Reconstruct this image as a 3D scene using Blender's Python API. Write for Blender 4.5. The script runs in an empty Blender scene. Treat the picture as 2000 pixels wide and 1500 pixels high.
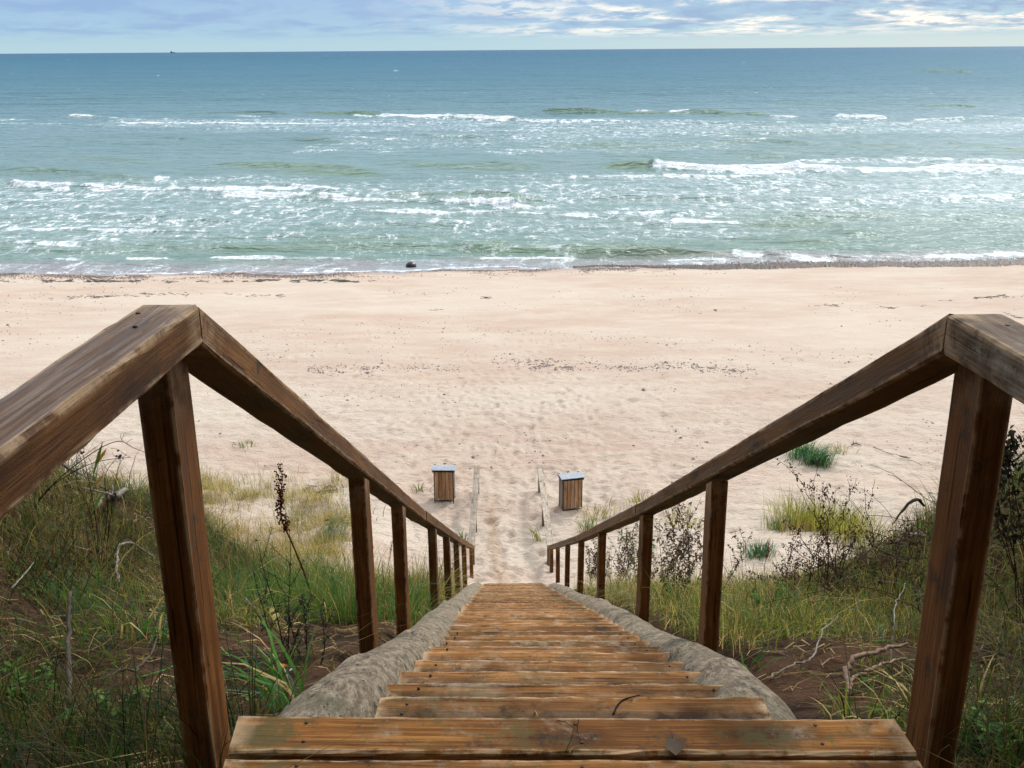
import bpy, bmesh, math, random
import numpy as np
from mathutils import Vector, Matrix
R = math.radians
random.seed(7); rng = np.random.default_rng(11)
S = bpy.context.scene; COL = S.collection

# ------------------------------------------------------------------ camera
HC = 11.3                                   # eye above the sea
F = 1967.0                                  # focal length in pixels of a 2000 px wide picture
PITCH = math.atan((750 - 97) / F); YAW = 0.0113; ROLL = R(-0.42)
camd = bpy.data.cameras.new('camera'); cam = bpy.data.objects.new('camera', camd); COL.objects.link(cam)
camd.sensor_width = 36; camd.lens = F / 2000 * 36; camd.clip_start = 0.05; camd.clip_end = 90000
CM = Matrix.Rotation(-YAW, 3, 'Z') @ Matrix.Rotation(R(90) - PITCH, 3, 'X') @ Matrix.Rotation(ROLL, 3, 'Z')
cam.matrix_world = Matrix.Translation((0, 0, HC)) @ CM.to_4x4()
S.camera = cam
S.render.resolution_x = 1024; S.render.resolution_y = 768
# ------------------------------------------------------------------ sky, sun, exposure
SUN_EL, SUN_AZ = 42.0, 38.0                 # azimuth from +Y towards +X
S.view_settings.view_transform = 'Standard'; S.view_settings.look = 'None'
S.view_settings.exposure = 0.25; S.view_settings.gamma = 1
world = bpy.data.worlds.new('World'); S.world = world; world.use_nodes = True
sund = bpy.data.lights.new('sun', 'SUN'); sun = bpy.data.objects.new('sun', sund); COL.objects.link(sun)
sund.energy = 2.0; sund.angle = R(11); sund.color = (1, .95, .87)
sdir = Vector((math.sin(R(SUN_AZ)) * math.cos(R(SUN_EL)), math.cos(R(SUN_AZ)) * math.cos(R(SUN_EL)), math.sin(R(SUN_EL))))
sun.rotation_euler = sdir.to_track_quat('Z', 'Y').to_euler()

class NT:
    """small node helper"""
    def __init__(s, tree): s.t = tree; s.n = tree.nodes; s.l = tree.links
    def node(s, typ, ins=None, **kw):
        n = s.n.new(typ)
        for k, v in kw.items(): setattr(n, k, v)
        for k, v in (ins or {}).items(): s.put(n.inputs[k], v)
        return n
    def put(s, sock, v):
        if isinstance(v, bpy.types.NodeSocket): s.l.new(v, sock)
        elif isinstance(v, (int, float)) and sock.type == 'RGBA': sock.default_value = (v, v, v, 1)
        elif isinstance(v, (tuple, list)) and sock.type == 'RGBA' and len(v) == 3: sock.default_value = (*v, 1)
        else: sock.default_value = v
    def math(s, op, a, b=0.0, c=None, clamp=False):
        n = s.node('ShaderNodeMath', operation=op, use_clamp=clamp); s.put(n.inputs[0], a); s.put(n.inputs[1], b)
        if c is not None: s.put(n.inputs[2], c)
        return n.outputs[0]
    def mix(s, f, a, b, blend='MIX'):
        n = s.node('ShaderNodeMix', data_type='RGBA', blend_type=blend); s.put(n.inputs[0], f); s.put(n.inputs[6], a); s.put(n.inputs[7], b)
        return n.outputs[2]
    def mr(s, v, a, b, c=0.0, d=1.0, smooth=True):
        n = s.node('ShaderNodeMapRange'); n.interpolation_type = 'SMOOTHSTEP' if smooth else 'LINEAR'
        for i, x in enumerate((v, a, b, c, d)): s.put(n.inputs[i], x)
        return n.outputs[0]
    def noise(s, vec, scale=5.0, detail=4.0, rough=.55, dist=0.0, out=0, dim='3D'):
        n = s.node('ShaderNodeTexNoise', noise_dimensions=dim); s.put(n.inputs['Vector'], vec); n.inputs['Scale'].default_value = scale
        n.inputs['Detail'].default_value = detail; n.inputs['Roughness'].default_value = rough; n.inputs['Distortion'].default_value = dist
        return n.outputs[out]
    def vor(s, vec, scale=5.0, feature='F1', out='Distance', rand=1.0):
        n = s.node('ShaderNodeTexVoronoi', feature=feature); s.put(n.inputs['Vector'], vec); n.inputs['Scale'].default_value = scale
        n.inputs['Randomness'].default_value = rand
        return n.outputs[out]
    def vscale(s, vec, sc):
        n = s.node('ShaderNodeVectorMath', operation='MULTIPLY'); s.put(n.inputs[0], vec); s.put(n.inputs[1], sc); return n.outputs[0]
    def vadd(s, a, b):
        n = s.node('ShaderNodeVectorMath', operation='ADD'); s.put(n.inputs[0], a); s.put(n.inputs[1], b); return n.outputs[0]
    def ramp(s, f, stops):
        n = s.node('ShaderNodeValToRGB'); s.put(n.inputs[0], f); cr = n.color_ramp
        while len(cr.elements) < len(stops): cr.elements.new(.5)
        for e, (p, c) in zip(cr.elements, stops): e.position = p; e.color = (*c, 1)
        return n.outputs[0]
    def bump(s, h, strength=.5, dist=.01, normal=None):
        n = s.node('ShaderNodeBump'); s.put(n.inputs['Height'], h); n.inputs['Strength'].default_value = strength; n.inputs['Distance'].default_value = dist
        if normal is not None: s.put(n.inputs['Normal'], normal)
        return n.outputs[0]

def build_world():
    t = NT(world.node_tree); world.node_tree.nodes.clear()
    sky = t.node('ShaderNodeTexSky', sky_type='NISHITA', sun_disc=False, sun_elevation=R(SUN_EL), sun_rotation=R(SUN_AZ))
    sky.air_density = 1.3; sky.dust_density = 1.5; sky.ozone_density = 1.5
    g = t.node('ShaderNodeTexCoord').outputs['Generated']
    sep = t.node('ShaderNodeSeparateXYZ', {0: g})
    x, y, z = sep.outputs
    az = t.math('ARCTAN2', x, y)                       # 0 ahead, + to the right
    el = t.math('ARCSINE', z)
    # cloud deck: seen ever more edge-on towards the horizon
    k = t.math('DIVIDE', 1.0, t.math('ADD', t.math('MAXIMUM', el, 0.0), 0.035))
    v1 = t.node('ShaderNodeCombineXYZ', {0: t.math('MULTIPLY', az, 20.0), 1: t.math('MULTIPLY', k, .42), 2: 3.7}).outputs[0]
    n1 = t.noise(v1, 1.0, 7, .55, .3)
    n2 = t.noise(t.vadd(t.vscale(v1, (.45, .6, 1)), (7.3, 2.1, 0)), 1.0, 5, .55, .2)
    n3 = t.noise(t.vscale(v1, (2.2, 2.4, 1)), 1.0, 6, .6, .2)
    right = t.mr(az, -.12, .42)
    lowband = t.mr(el, 0.0, .04, 1, 0)
    base = t.ramp(t.mr(el, 0, .05), [(0, (.52, .76, .87)), (.35, (.42, .67, .88)), (1, (.36, .58, .88))])
    base = t.mix(t.math('MULTIPLY', right, .85), base, t.ramp(t.mr(el, 0, .05), [(0, (.72, .86, .86)), (.3, (.52, .76, .86)), (1, (.36, .62, .86))]))
    dark = t.mix(right, (.31, .50, .82), (.28, .46, .72))
    cl = t.mr(n1, .38, .66)
    cl = t.math('MULTIPLY', t.math('MAXIMUM', cl, t.math('MULTIPLY', t.mr(n3, .44, .60), right)), t.mr(el, .006, .022, .0, .9))
    c = t.mix(cl, base, dark)
    # bright cloud edges and gaps towards the hidden sun
    gap = t.math('MULTIPLY', t.mr(n2, .40, .56), t.mr(n3, .38, .56))
    gap = t.math('MULTIPLY', gap, t.mr(el, .008, .018))
    gapr = t.math('MULTIPLY', gap, t.mr(az, -.14, .16, .02, 1.0))
    c = t.mix(gapr, c, (1.20, 1.16, 1.06))
    # higher sky: overcast light grey with blue, brighter towards the sun
    hi = t.mr(el, .05, .35)
    n4 = t.noise(t.vscale(g, (1.6, 1.6, 3.5)), 1.6, 5, .55)
    sd = t.node('ShaderNodeVectorMath', {0: g, 1: tuple(sdir)}, operation='DOT_PRODUCT').outputs['Value']
    bright = t.mr(sd, -.75, 1.0, .03, 2.3)
    hic = t.mix(t.mr(n4, .36, .60), (.66, .78, .96), (1.02, .97, .90))
    hic = t.vscale(hic, t.node('ShaderNodeCombineXYZ', {0: bright, 1: bright, 2: bright}).outputs[0])
    c = t.mix(hi, c, hic)
    c10 = t.vscale(c, (8.0, 8.0, 8.0))
    skyc = t.mix(.90, sky.outputs[0], c10)
    bg = t.node('ShaderNodeBackground', {'Color': skyc, 'Strength': .1})
    o = t.node('ShaderNodeOutputWorld', {'Surface': bg.outputs[0]})
build_world()

# ------------------------------------------------------------------ helpers: tagging, linking
def tag(o, label=None, cat=None, group=None, kind=None):
    if label: o['label'] = label
    if cat: o['category'] = cat
    if group: o['group'] = group
    if kind: o['kind'] = kind
    return o
def empty(name, loc, label, cat, group=None, rz=0):
    o = bpy.data.objects.new(name, None); COL.objects.link(o); o.empty_display_size = .1
    o.location = loc; o.rotation_euler = (0, 0, rz); tag(o, label, cat, group); return o
def link(name, me, mat, parent=None):
    o = bpy.data.objects.new(name, me); COL.objects.link(o)
    if mat and len(me.materials) == 0: me.materials.append(mat)
    if parent: o.parent = parent
    return o
def shade(me, on=True):
    me.polygons.foreach_set('use_smooth', np.full(len(me.polygons), on)); me.update()
def np_mesh(name, V, quads=None, tris=None, smooth=True):
    me = bpy.data.meshes.new(name); nq = 0 if quads is None else len(quads); nt = 0 if tris is None else len(tris)
    me.vertices.add(len(V)); me.vertices.foreach_set('co', np.asarray(V, np.float32).ravel())
    idx = []; 
    if nq: idx.append(np.asarray(quads, np.int32).ravel())
    if nt: idx.append(np.asarray(tris, np.int32).ravel())
    idx = np.concatenate(idx); me.loops.add(len(idx)); me.loops.foreach_set('vertex_index', idx)
    me.polygons.add(nq + nt)
    st = np.concatenate([np.arange(nq) * 4, nq * 4 + np.arange(nt) * 3]).astype(np.int32)
    me.polygons.foreach_set('loop_start', st)
    me.update(calc_edges=True); me.validate(); shade(me, smooth); return me
def attr(me, name, arr, typ='FLOAT'):
    a = me.attributes.new(name, typ, 'POINT'); arr = np.asarray(arr, np.float32)
    if typ == 'FLOAT_COLOR':
        if arr.shape[1] == 3: arr = np.c_[arr, np.ones(len(arr), np.float32)]
        a.data.foreach_set('color', arr.ravel())
    else: a.data.foreach_set('value', arr.ravel())

def _h(ix, iy, seed):
    n = (ix.astype(np.int64) * 374761393 + iy.astype(np.int64) * 668265263 + seed * 974634777) & 0xFFFFFFFF
    n = ((n ^ (n >> 13)) * 1274126177) & 0xFFFFFFFF
    n = n ^ (n >> 16)
    return (n & 0xFFFF) / 32767.5 - 1
def vn(x, y, seed=0):
    x = np.asarray(x, float); y = np.asarray(y, float)
    ix = np.floor(x); iy = np.floor(y); fx = x - ix; fy = y - iy
    fx = fx * fx * fx * (fx * (fx * 6 - 15) + 10); fy = fy * fy * fy * (fy * (fy * 6 - 15) + 10)
    a = _h(ix, iy, seed); b = _h(ix + 1, iy, seed); c = _h(ix, iy + 1, seed); d = _h(ix + 1, iy + 1, seed)
    return a + (b - a) * fx + (c - a) * fy + (a - b - c + d) * fx * fy
def fbm(x, y, oct=4, seed=0, gain=.5):
    s = 0; a = 1; t = 0
    for i in range(oct):
        s = s + a * vn(x * 2**i + 17.3 * i, y * 2**i - 9.1 * i, seed + i); t += a; a *= gain
    return s / t
def ss(x, a, b):
    t = np.clip((x - a) / (b - a), 0, 1); return t * t * (3 - 2 * t)

# ------------------------------------------------------------------ terrain height
ST_Y0, ST_D0, RUN, RISE, NST = 1.97, 1.467, .2985, .1614, 45
SLOPE = RISE / RUN; CX = .166                       # stair centre line x
ZL = HC - ST_D0                                     # top of the landing
PY = [-3000, -60, -12, -2, 0, 1.3, 1.97, 3.0, 8.0, 13.0, 14.6, 15.3, 16.0, 17.0, 18.0, 19.5, 21.5, 30, 45, 53.6, 60, 80, 200, 900]
PD = [-6, -3, 1.0, 1.5, 1.58, 1.64, 1.72, 1.467 + 1.03 * SLOPE + .24, 1.467 + 6.03 * SLOPE + .24, 1.467 + 11.03 * SLOPE + .23, 8.44, 8.72, 9.08, 9.5, 9.78, 9.96, 10.06, 10.42, 10.9, 11.3, 11.75, 12.6, 15, 20]
def shore(X): return 53.4 + .6 * np.sin(X * .09 + 1) + .0028 * X * X * np.exp(-(X / 60.) ** 2) + .35 * vn(X * .35, X * 0, 5) + .12 * vn(X * 1.3, X * 0, 6)
def zone_soil(X, Y):
    """1 on the vegetated dune slope, 0 on open sand"""
    edge = 12.6 + 4.2 * ss(-X, 1.5, 5) + 1.2 * ss(X, 2, 5) + 2.0 * fbm(X * .45, Y * .45, 3, 21)
    edge = np.where(np.abs(X - CX) < .9, 14.2 + .3 * vn(X * 3, Y * 3, 3), edge)
    return ss(edge - Y, -.9, .7)
def ground(X, Y):
    X = np.asarray(X, float); Y = np.asarray(Y, float)
    # smooth the profile a little
    d = (np.interp(Y - .12, PY, PD) + np.interp(Y, PY, PD) * 2 + np.interp(Y + .12, PY, PD)) / 4
    sh = shore(X); yy = np.where(Y > 21.5, 21.5 + (Y - 21.5) * (53.6 - 21.5) / (sh - 21.5), Y)
    d = np.where(Y > 21.5, np.interp(yy, PY, PD), d)
    z = HC - d
    dx = X - CX; ax = np.abs(dx)
    off = ss(ax, .85, 1.35)
    inner = ss(ax, .55, .95)
    on = ss(Y, 1.0, 2.5) * (1 - ss(Y, 14, 19))
    z = z + .06 * inner * on + .13 * ss(ax, .70, .95) * ss(Y, 2.9, 3.8) * (1 - ss(Y, 12.5, 15))
    # left bank climbs, right bank climbs
    bl = ss(-X, 1.05, 3.2) * (ss(Y, -2, 2.2)) * (1 - ss(Y, 7.5, 13.5)); br = ss(X, 2.0, 4.0) * (ss(Y, -2, 2.0)) * (1 - ss(Y, 5.5, 11))
    z = z + .62 * ss(-X, 2.0, 3.2) * (ss(Y, -2, 2.2)) * (1 - ss(Y, 6.5, 11)) + .6 * ss(X, 2.2, 3.3) * ss(Y, -2, 2.0) * (1 - ss(Y, 5.5, 10))
    z = z + bl * .62 * (1 + .35 * vn(X * .7, Y * .7, 41)) + br * .55 * (1 + .35 * vn(X * .7, Y * .6, 43))
    # slope behind the sides falls away differently
    side = ss(ax, 1.0, 6)
    z = z + side * on * .28 * fbm(X * .35, Y * .3, 3, 51)
    # low foredune hummocks
    hum = ss(Y, 14.5, 17.5) * (1 - ss(Y, 20, 24)) * ss(ax, 1.6, 3.5)
    z = z + hum * np.where(dx < 0, 2.1, 1.0) * (.22 + .22 * fbm(X * .4, Y * .5, 3, 61)) 
    # beach undulation, dry-sand lumps and footprints
    bf = ss(Y, 15.5, 18)
    z = z + bf * .10 * fbm(X * .12, Y * .18, 3, 71) * (1 - ss(Y, 40, 50))
    trod = ss(Y, 15.3, 17) * (1 - ss(Y, 27, 37)) 
    l1 = fbm(X * 2.3, Y * 3.2, 3, 81); l2 = fbm(X * 4.3, Y * 6.0, 2, 91)
    z = z + trod * (.045 * l1 + .045 * l2 + .016 * vn(X * 8.3, Y * 10.1, 97))
    z = z + bf * (1 - ss(Y, 44, 52)) * .010 * fbm(X * 1.9, Y * 3.0, 2, 95)
    # rough soil
    so = zone_soil(X, Y)
    z = z + so * off * (.045 * fbm(X * 3.1, Y * 3.1, 4, 101) + .02 * fbm(X * 11, Y * 11, 2, 111))
    return z
CMn = np.array(CM)
def ray(px, py):
    d = CMn @ np.array([(px - 1000) / F, (750 - py) / F, -1.0]); return d / np.linalg.norm(d)
def at_plane(px, py, z=0.0):
    d = ray(px, py); t = (z - HC) / d[2]; return Vector((d[0] * t, d[1] * t, z))
def at(px, py, dz=0.0):
    """first point of the ground seen along a viewing ray"""
    d = ray(px, py); ts = np.concatenate([np.linspace(1.5, 30, 1500), np.linspace(30, 90, 800)])
    P = d[None] * ts[:, None]; h = HC + P[:, 2] - ground(P[:, 0], P[:, 1])
    i = int(np.argmax(h < 0)) if (h < 0).any() else len(ts) - 1
    return Vector((P[i, 0], P[i, 1], float(ground(P[i, 0], P[i, 1])) + dz))
def at_y(px, py, Y):
    d = ray(px, py); t = Y / d[1]; return Vector((d[0] * t, Y, HC + d[2] * t))

# ------------------------------------------------------------------ materials
def new_mat(name):
    m = bpy.data.materials.new(name); m.use_nodes = True; m.node_tree.nodes.clear()
    t = NT(m.node_tree); return m, t
def finish(t, bsdf): t.node('ShaderNodeOutputMaterial', {'Surface': bsdf})
def principled(t, **k):
    n = t.node('ShaderNodeBsdfPrincipled')
    for a, v in k.items():
        t.put(n.inputs[a.replace('_', ' ')], v)
    return n
def wood_mat(name, dark, mid, light, weather=None, wamt=.5, axis=0, rough=.6, rear_shade=0.0, topgrey=0.0, knots=True, moss=0.0, edge=0.0, seedloc=0.0, gloss=.07, gap=1.0):
    m, t = new_mat(name)
    oc = t.node('ShaderNodeTexCoord').outputs['Object']
    rnd = t.node('ShaderNodeObjectInfo').outputs['Random']
    off = t.node('ShaderNodeCombineXYZ', {0: t.math('MULTIPLY', rnd, 37.0), 1: t.math('MULTIPLY', rnd, 91.0), 2: t.math('MULTIPLY', rnd, 53.0)}).outputs[0]
    v = t.vadd(oc, off)
    st = [42.0, 42.0, 42.0]; st[axis] = 1.1
    wob = t.noise(v, 2.2, 2, .5, 0, 1); wob = t.vscale(wob, tuple(.022 if i != axis else 0 for i in range(3)))
    vg = t.vscale(t.vadd(v, wob), tuple(st))
    g1 = t.noise(vg, 1.0, 8, .7); g2 = t.noise(t.vscale(vg, (4.3, 4.3, 4.3)), 1.0, 6, .75)
    big = t.noise(v, 2.4, 4, .55)
    f = t.math('ADD', t.math('MULTIPLY', g1, .52), t.math('MULTIPLY', g2, .48))
    f = t.mr(f, .38, .62)
    c = t.ramp(f, [(0, dark), (.5, mid), (1, light)])
    c = t.mix(t.mr(big, .35, .7, .0, .55), c, dark)
    hgt = f
    cr = t.noise(t.vscale(vg, (1.6, 1.6, 1.6)), 1.0, 3, .5); crm = t.mr(cr, .655, .675); c = t.mix(t.math('MULTIPLY', crm, .8), c, tuple(x * .25 for x in dark)); hgt = t.math('SUBTRACT', f, crm)
    if knots:
        ks = [9.0, 9.0, 9.0]; ks[axis] = 3.0
        kd = t.vor(t.vadd(t.vscale(v, tuple(ks)), t.vscale(t.noise(v, 14, 2, .5, 0, 1), (.45, .45, .45))), .62)
        km = t.mr(kd, .10, .20, 1, 0); c = t.mix(t.math('MULTIPLY', km, .85), c, (.035, .024, .02))
        ring = t.mr(kd, .20, .34, .5, 0); c = t.mix(ring, c, dark)
    if weather:
        w1 = t.noise(t.vadd(v, (3, 5, 7)), 6.0, 12, .78, .4); w2 = t.noise(vg, .9, 9, .85)
        wm = t.math('MULTIPLY', t.mr(w1, .62 - .25 * wamt, .76 - .2 * wamt), t.mr(w2, .38, .6))
        c = t.mix(t.math('MULTIPLY', wm, .8), c, weather)
        w3 = t.noise(t.vadd(v, (13, 5, 7)), 26.0, 5, .7); c = t.mix(t.math('MULTIPLY', t.mr(w3, .60, .70), .4 * wamt), c, weather)
        dk = t.noise(t.vadd(v, (33, 5, 7)), 7.0, 12, .8); c = t.mix(t.mr(dk, .55, .64, 0, .8), c, (.03, .025, .02))
    if rear_shade:  # shade below the step above, painted on the tread's rear, mottled like grime
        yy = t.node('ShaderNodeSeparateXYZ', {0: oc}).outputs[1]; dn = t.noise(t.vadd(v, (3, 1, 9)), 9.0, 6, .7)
        dm = t.mr(t.math('ADD', yy, t.math('MULTIPLY', t.math('SUBTRACT', dn, .5), .09)), .04, .125, rear_shade, 0)
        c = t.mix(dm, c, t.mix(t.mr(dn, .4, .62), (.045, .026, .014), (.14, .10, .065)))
    bv = t.mr(rnd, 0, 1, .72, 1.22, False); c = t.vscale(c, t.node('ShaderNodeCombineXYZ', {0: bv, 1: bv, 2: bv}).outputs[0])
    if moss:
        mm = t.noise(t.vadd(v, (1, 9, 4)), 3.6, 12, .80); c = t.mix(t.math('MULTIPLY', t.mr(mm, .51, .58), moss * .8), c, (.085, .072, .028))
    nz = t.node('ShaderNodeSeparateXYZ', {0: t.node('ShaderNodeNewGeometry').outputs['Normal']}).outputs[2]
    if topgrey:
        sc = t.noise(vg, 1.6, 6, .7); ga = t.math('MULTIPLY', t.mr(nz, .5, .85), topgrey)
        gc = t.mix(t.mr(sc, .42, .64), (.060, .040, .030), (.17, .13, .105))
        gc = t.mix(t.mr(t.noise(vg, 2.6, 5, .7), .60, .68, 0, .8), gc, (.42, .34, .25))
        c = t.mix(t.math('MULTIPLY', ga, t.mr(big, .30, .62, 1, .45)), c, gc)
    if edge:
        ea = t.node('ShaderNodeAttribute', attribute_name='edge').outputs['Fac']
        en = t.noise(v, 18, 4, .65)
        c = t.mix(t.math('MULTIPLY', t.math('MULTIPLY', ea, t.mr(en, .35, .6)), edge), c, (.50, .36, .22))
    bp = t.bump(hgt, .5, .003)
    p = principled(t, Base_Color=c, Roughness=t.mr(f, 0, 1, rough - .12, rough + .15), Normal=bp)
    p.inputs['Specular IOR Level'].default_value = gloss
    finish(t, p.outputs[0]); return m
M = {}
M['rail'] = wood_mat('stained_rail_wood', (.050, .017, .005), (.135, .057, .017), (.20, .094, .032), (.26, .20, .13), .15, 1, .5, topgrey=.85, edge=.45)
M['railgrey'] = wood_mat('weathered_rail_wood', (.060, .035, .02), (.15, .10, .065), (.25, .19, .135), (.36, .32, .26), .75, 1, .7, topgrey=.8, edge=.5)
M['post'] = wood_mat('stained_post_wood', (.065, .022, .005), (.145, .056, .015), (.21, .090, .026), (.20, .16, .10), .08, 2, .5, topgrey=.6, edge=.35)
M['tread'] = wood_mat('worn_tread_wood', (.075, .028, .007), (.26, .115, .034), (.42, .21, .075), (.38, .31, .22), .55, 0, .7, rear_shade=1.0, moss=.5, edge=.8)
M['landing'] = wood_mat('landing_plank_wood', (.080, .030, .007), (.235, .098, .024), (.36, .172, .052), (.30, .26, .19), .42, 0, .65, moss=.95, edge=.7)
M['greywood'] = wood_mat('weathered_board_wood', (.18, .15, .12), (.34, .29, .23), (.46, .40, .32), (.6, .55, .48), .6, 1, .8, edge=.2)
M['greypost'] = wood_mat('weathered_post_wood', (.06, .045, .035), (.13, .09, .06), (.2, .15, .1), None, .6, 2, .8, knots=False)
M['slat'] = wood_mat('bin_slat_wood', (.20, .10, .045), (.40, .245, .145), (.50, .35, .24), (.4, .33, .25), .3, 2, .6, knots=False)
M['slatgrey'] = wood_mat('bin_side_slat_wood', (.14, .12, .10), (.26, .22, .19), (.36, .32, .28), (.4, .33, .25), .3, 2, .6, knots=False)

def log_mat():
    m, t = new_mat('weathered_log')
    oc = t.node('ShaderNodeTexCoord').outputs['Object']
    vg = t.vscale(oc, (16, 5, 16)); n1 = t.noise(vg, 2.0, 8, .75, .3); n2 = t.noise(t.vscale(oc, (60, 16, 60)), 2.0, 6, .75, .2); n3 = t.noise(oc, 3.0, 5, .6)
    n4 = t.noise(t.vscale(oc, (22, 14, 22)), 5.0, 6, .8, .1)
    c = t.ramp(t.mr(n1, .36, .64), [(0, (.14, .100, .060)), (.5, (.31, .24, .155)), (1, (.46, .385, .27))])
    c = t.mix(t.mr(n2, .52, .60, 0, .65), c, (.07, .055, .04)); c = t.mix(t.mr(n3, .50, .66, 0, .6), c, (.10, .10, .05))
    c = t.mix(t.mr(n4, .56, .62, 0, .7), c, (.055, .045, .035))
    ck = t.noise(t.vscale(t.vadd(oc, t.vscale(t.noise(oc, 3, 2, .5, 0, 1), (.06, 0, .06))), (34, 1.6, 34)), 1.0, 4, .6); ckm = t.mr(ck, .62, .655); c = t.mix(t.math('MULTIPLY', ckm, .8), c, (.035, .028, .022))
    k = t.vor(t.vadd(t.vscale(oc, (5, 2.6, 5)), t.vscale(t.noise(oc, 9, 2, .5, 0, 1), (.4, .4, .4))), .55); c = t.mix(t.mr(k, .07, .13, .8, 0), c, (.03, .027, .025))
    h = t.math('SUBTRACT', t.math('ADD', t.math('MULTIPLY', n2, .6), n4), ckm)
    p = principled(t, Base_Color=c, Roughness=.85, Normal=t.bump(h, 1.0, .018)); finish(t, p.outputs[0]); return m
M['log'] = log_mat()
def plain(name, col, rough=.7, metal=0.0, var=.3, scale=20, bump=0.0):
    m, t = new_mat(name); oc = t.node('ShaderNodeTexCoord').outputs['Object']
    n = t.noise(oc, scale, 5, .6); d = tuple(c * (1 - var) for c in col); l = tuple(min(1, c * (1 + var)) for c in col)
    c = t.mix(t.mr(n, .35, .65), d, l)
    kw = dict(Base_Color=c, Roughness=rough, Metallic=metal)
    if bump: kw['Normal'] = t.bump(n, bump, .01)
    p = principled(t, **kw); finish(t, p.outputs[0]); return m
M['zinc'] = plain('zinc_lid', (.27, .31, .36), .55, .2, .15, 9)
M['iron'] = plain('dark_iron', (.03, .03, .032), .5, .3)
M['twig'] = plain('dead_twig', (.050, .036, .025), .85, 0, .4, 30, .5)
M['greytwig'] = plain('bleached_branch', (.16, .14, .115), .85, 0, .45, 22, .7)
M['root'] = plain('root_bark', (.17, .105, .065), .8, 0, .45, 30, .5)
M['nail'] = plain('rusty_screw', (.03, .022, .02), .7, .3)
M['boulder'] = plain('wet_dark_stone', (.018, .014, .014), .35, 0, .4, 4, .6)
M['ship'] = plain('ship_paint', (.05, .06, .09), .6)
M['shipw'] = plain('ship_superstructure', (.14, .15, .19), .6)
def leaf_mat(name, rough=.65, trans=.35):
    m, t = new_mat(name); a = t.node('ShaderNodeAttribute', attribute_name='col').outputs['Color']
    n = t.noise(t.node('ShaderNodeTexCoord').outputs['Object'], 30, 2, .5); c = t.mix(t.mr(n, .3, .7, 0, .35), a, t.vscale(a, (.6, .6, .6)))
    d = principled(t, Base_Color=c, Roughness=rough); d.inputs['Specular IOR Level'].default_value = .08
    tr = t.node('ShaderNodeBsdfTranslucent', {'Color': t.vscale(c, (1.2, 1.25, .8))})
    mx = t.node('ShaderNodeMixShader', {0: trans, 1: d.outputs[0], 2: tr.outputs[0]}); finish(t, mx.outputs[0]); return m
M['blade'] = leaf_mat('grass_blades'); M['leaf'] = leaf_mat('plant_tissue', .7, .2)

def ground_mat():
    m, t = new_mat('dune_sand_and_soil')
    P = t.node('ShaderNodeNewGeometry').outputs['Position']; sep = t.node('ShaderNodeSeparateXYZ', {0: P}); X, Y, Z = sep.outputs
    soil = t.node('ShaderNodeAttribute', attribute_name='soil').outputs['Fac']
    wet = t.node('ShaderNodeAttribute', attribute_name='wet').outputs['Fac']
    trail = t.node('ShaderNodeAttribute', attribute_name='trail').outputs['Fac']
    n0 = t.noise(t.vscale(P, (.10, .22, 1)), 1.0, 4, .55, .3); n1 = t.noise(P, 3.0, 5, .6); n2 = t.noise(P, 60, 3, .7); n1b = t.noise(t.vscale(P, (.5, 1.4, 1)), 1.0, 5, .6, .4)
    sand = t.mix(t.mr(n0, .35, .65), (.485, .375, .305), (.545, .47, .392))
    sand = t.mix(t.mr(n1b, .40, .70, 0, .5), sand, (.60, .53, .44))
    sand = t.mix(t.mr(n2, .35, .7, 0, .22), sand, (.30, .22, .17))
    # darker heavy-mineral streaks and fine grit
    st = t.noise(t.vscale(P, (2.2, 6.5, 1)), 1.0, 6, .7, .8); sand = t.mix(t.mr(st, .56, .70, 0, .35), sand, (.33, .235, .185))
    sand = t.mix(t.math('MULTIPLY', trail, .45), sand, (.40, .27, .17))
    # small grit: sparse dark specks
    g = t.vor(t.vscale(P, (1, 1, 1)), 5.5); gm = t.math('MULTIPLY', t.mr(g, .05, .085, 1, 0), t.mr(t.noise(P, .45, 3, .6), .42, .60)); sand = t.mix(t.math('MULTIPLY', gm, .75), sand, (.12, .08, .07))
    so = t.mix(t.mr(t.noise(P, 7, 7, .7), .35, .65), (.014, .009, .006), (.050, .030, .020))
    so = t.mix(t.mr(t.noise(P, 38, 4, .7), .55, .66, 0, .55), so, (.13, .08, .045))
    so = t.mix(t.mr(t.noise(t.vadd(P, (9, 0, 0)), 1.3, 4, .6), .46, .60, 0, .6), so, (.085, .045, .026))
    wob = t.noise(P, 2.5, 6, .7)
    sf = t.mr(t.math('ADD', soil, t.math('MULTIPLY', t.math('SUBTRACT', wob, .5), 1.1)), .38, .62)
    c = t.mix(sf, sand, so)
    wc = t.mix(t.mr(n1, .4, .6), (.29, .20, .165), (.37, .265, .22)); c = t.mix(wet, c, wc)
    rough = t.mr(wet, 0, 1, .9, .45)
    rp = t.noise(t.vscale(P, (4.0, 11.0, 4.0)), 1.0, 4, .6, .5); rp2 = t.noise(t.vscale(P, (14.0, 22.0, 14.0)), 1.0, 4, .65)
    h = t.math('ADD', t.math('MULTIPLY', rp, 1.0), t.math('MULTIPLY', rp2, .45))
    amt = t.mr(Y, 26, 42, 1.0, .45)
    bp = t.bump(t.math('MULTIPLY', h, amt), 1.0, .07)
    bp = t.bump(n2, .25, .01, bp)
    p = principled(t, Base_Color=c, Roughness=rough, Normal=bp); t.put(p.inputs['Specular IOR Level'], t.mr(wet, 0, 1, .04, .3))
    finish(t, p.outputs[0]); return m
M['ground'] = ground_mat()

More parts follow.
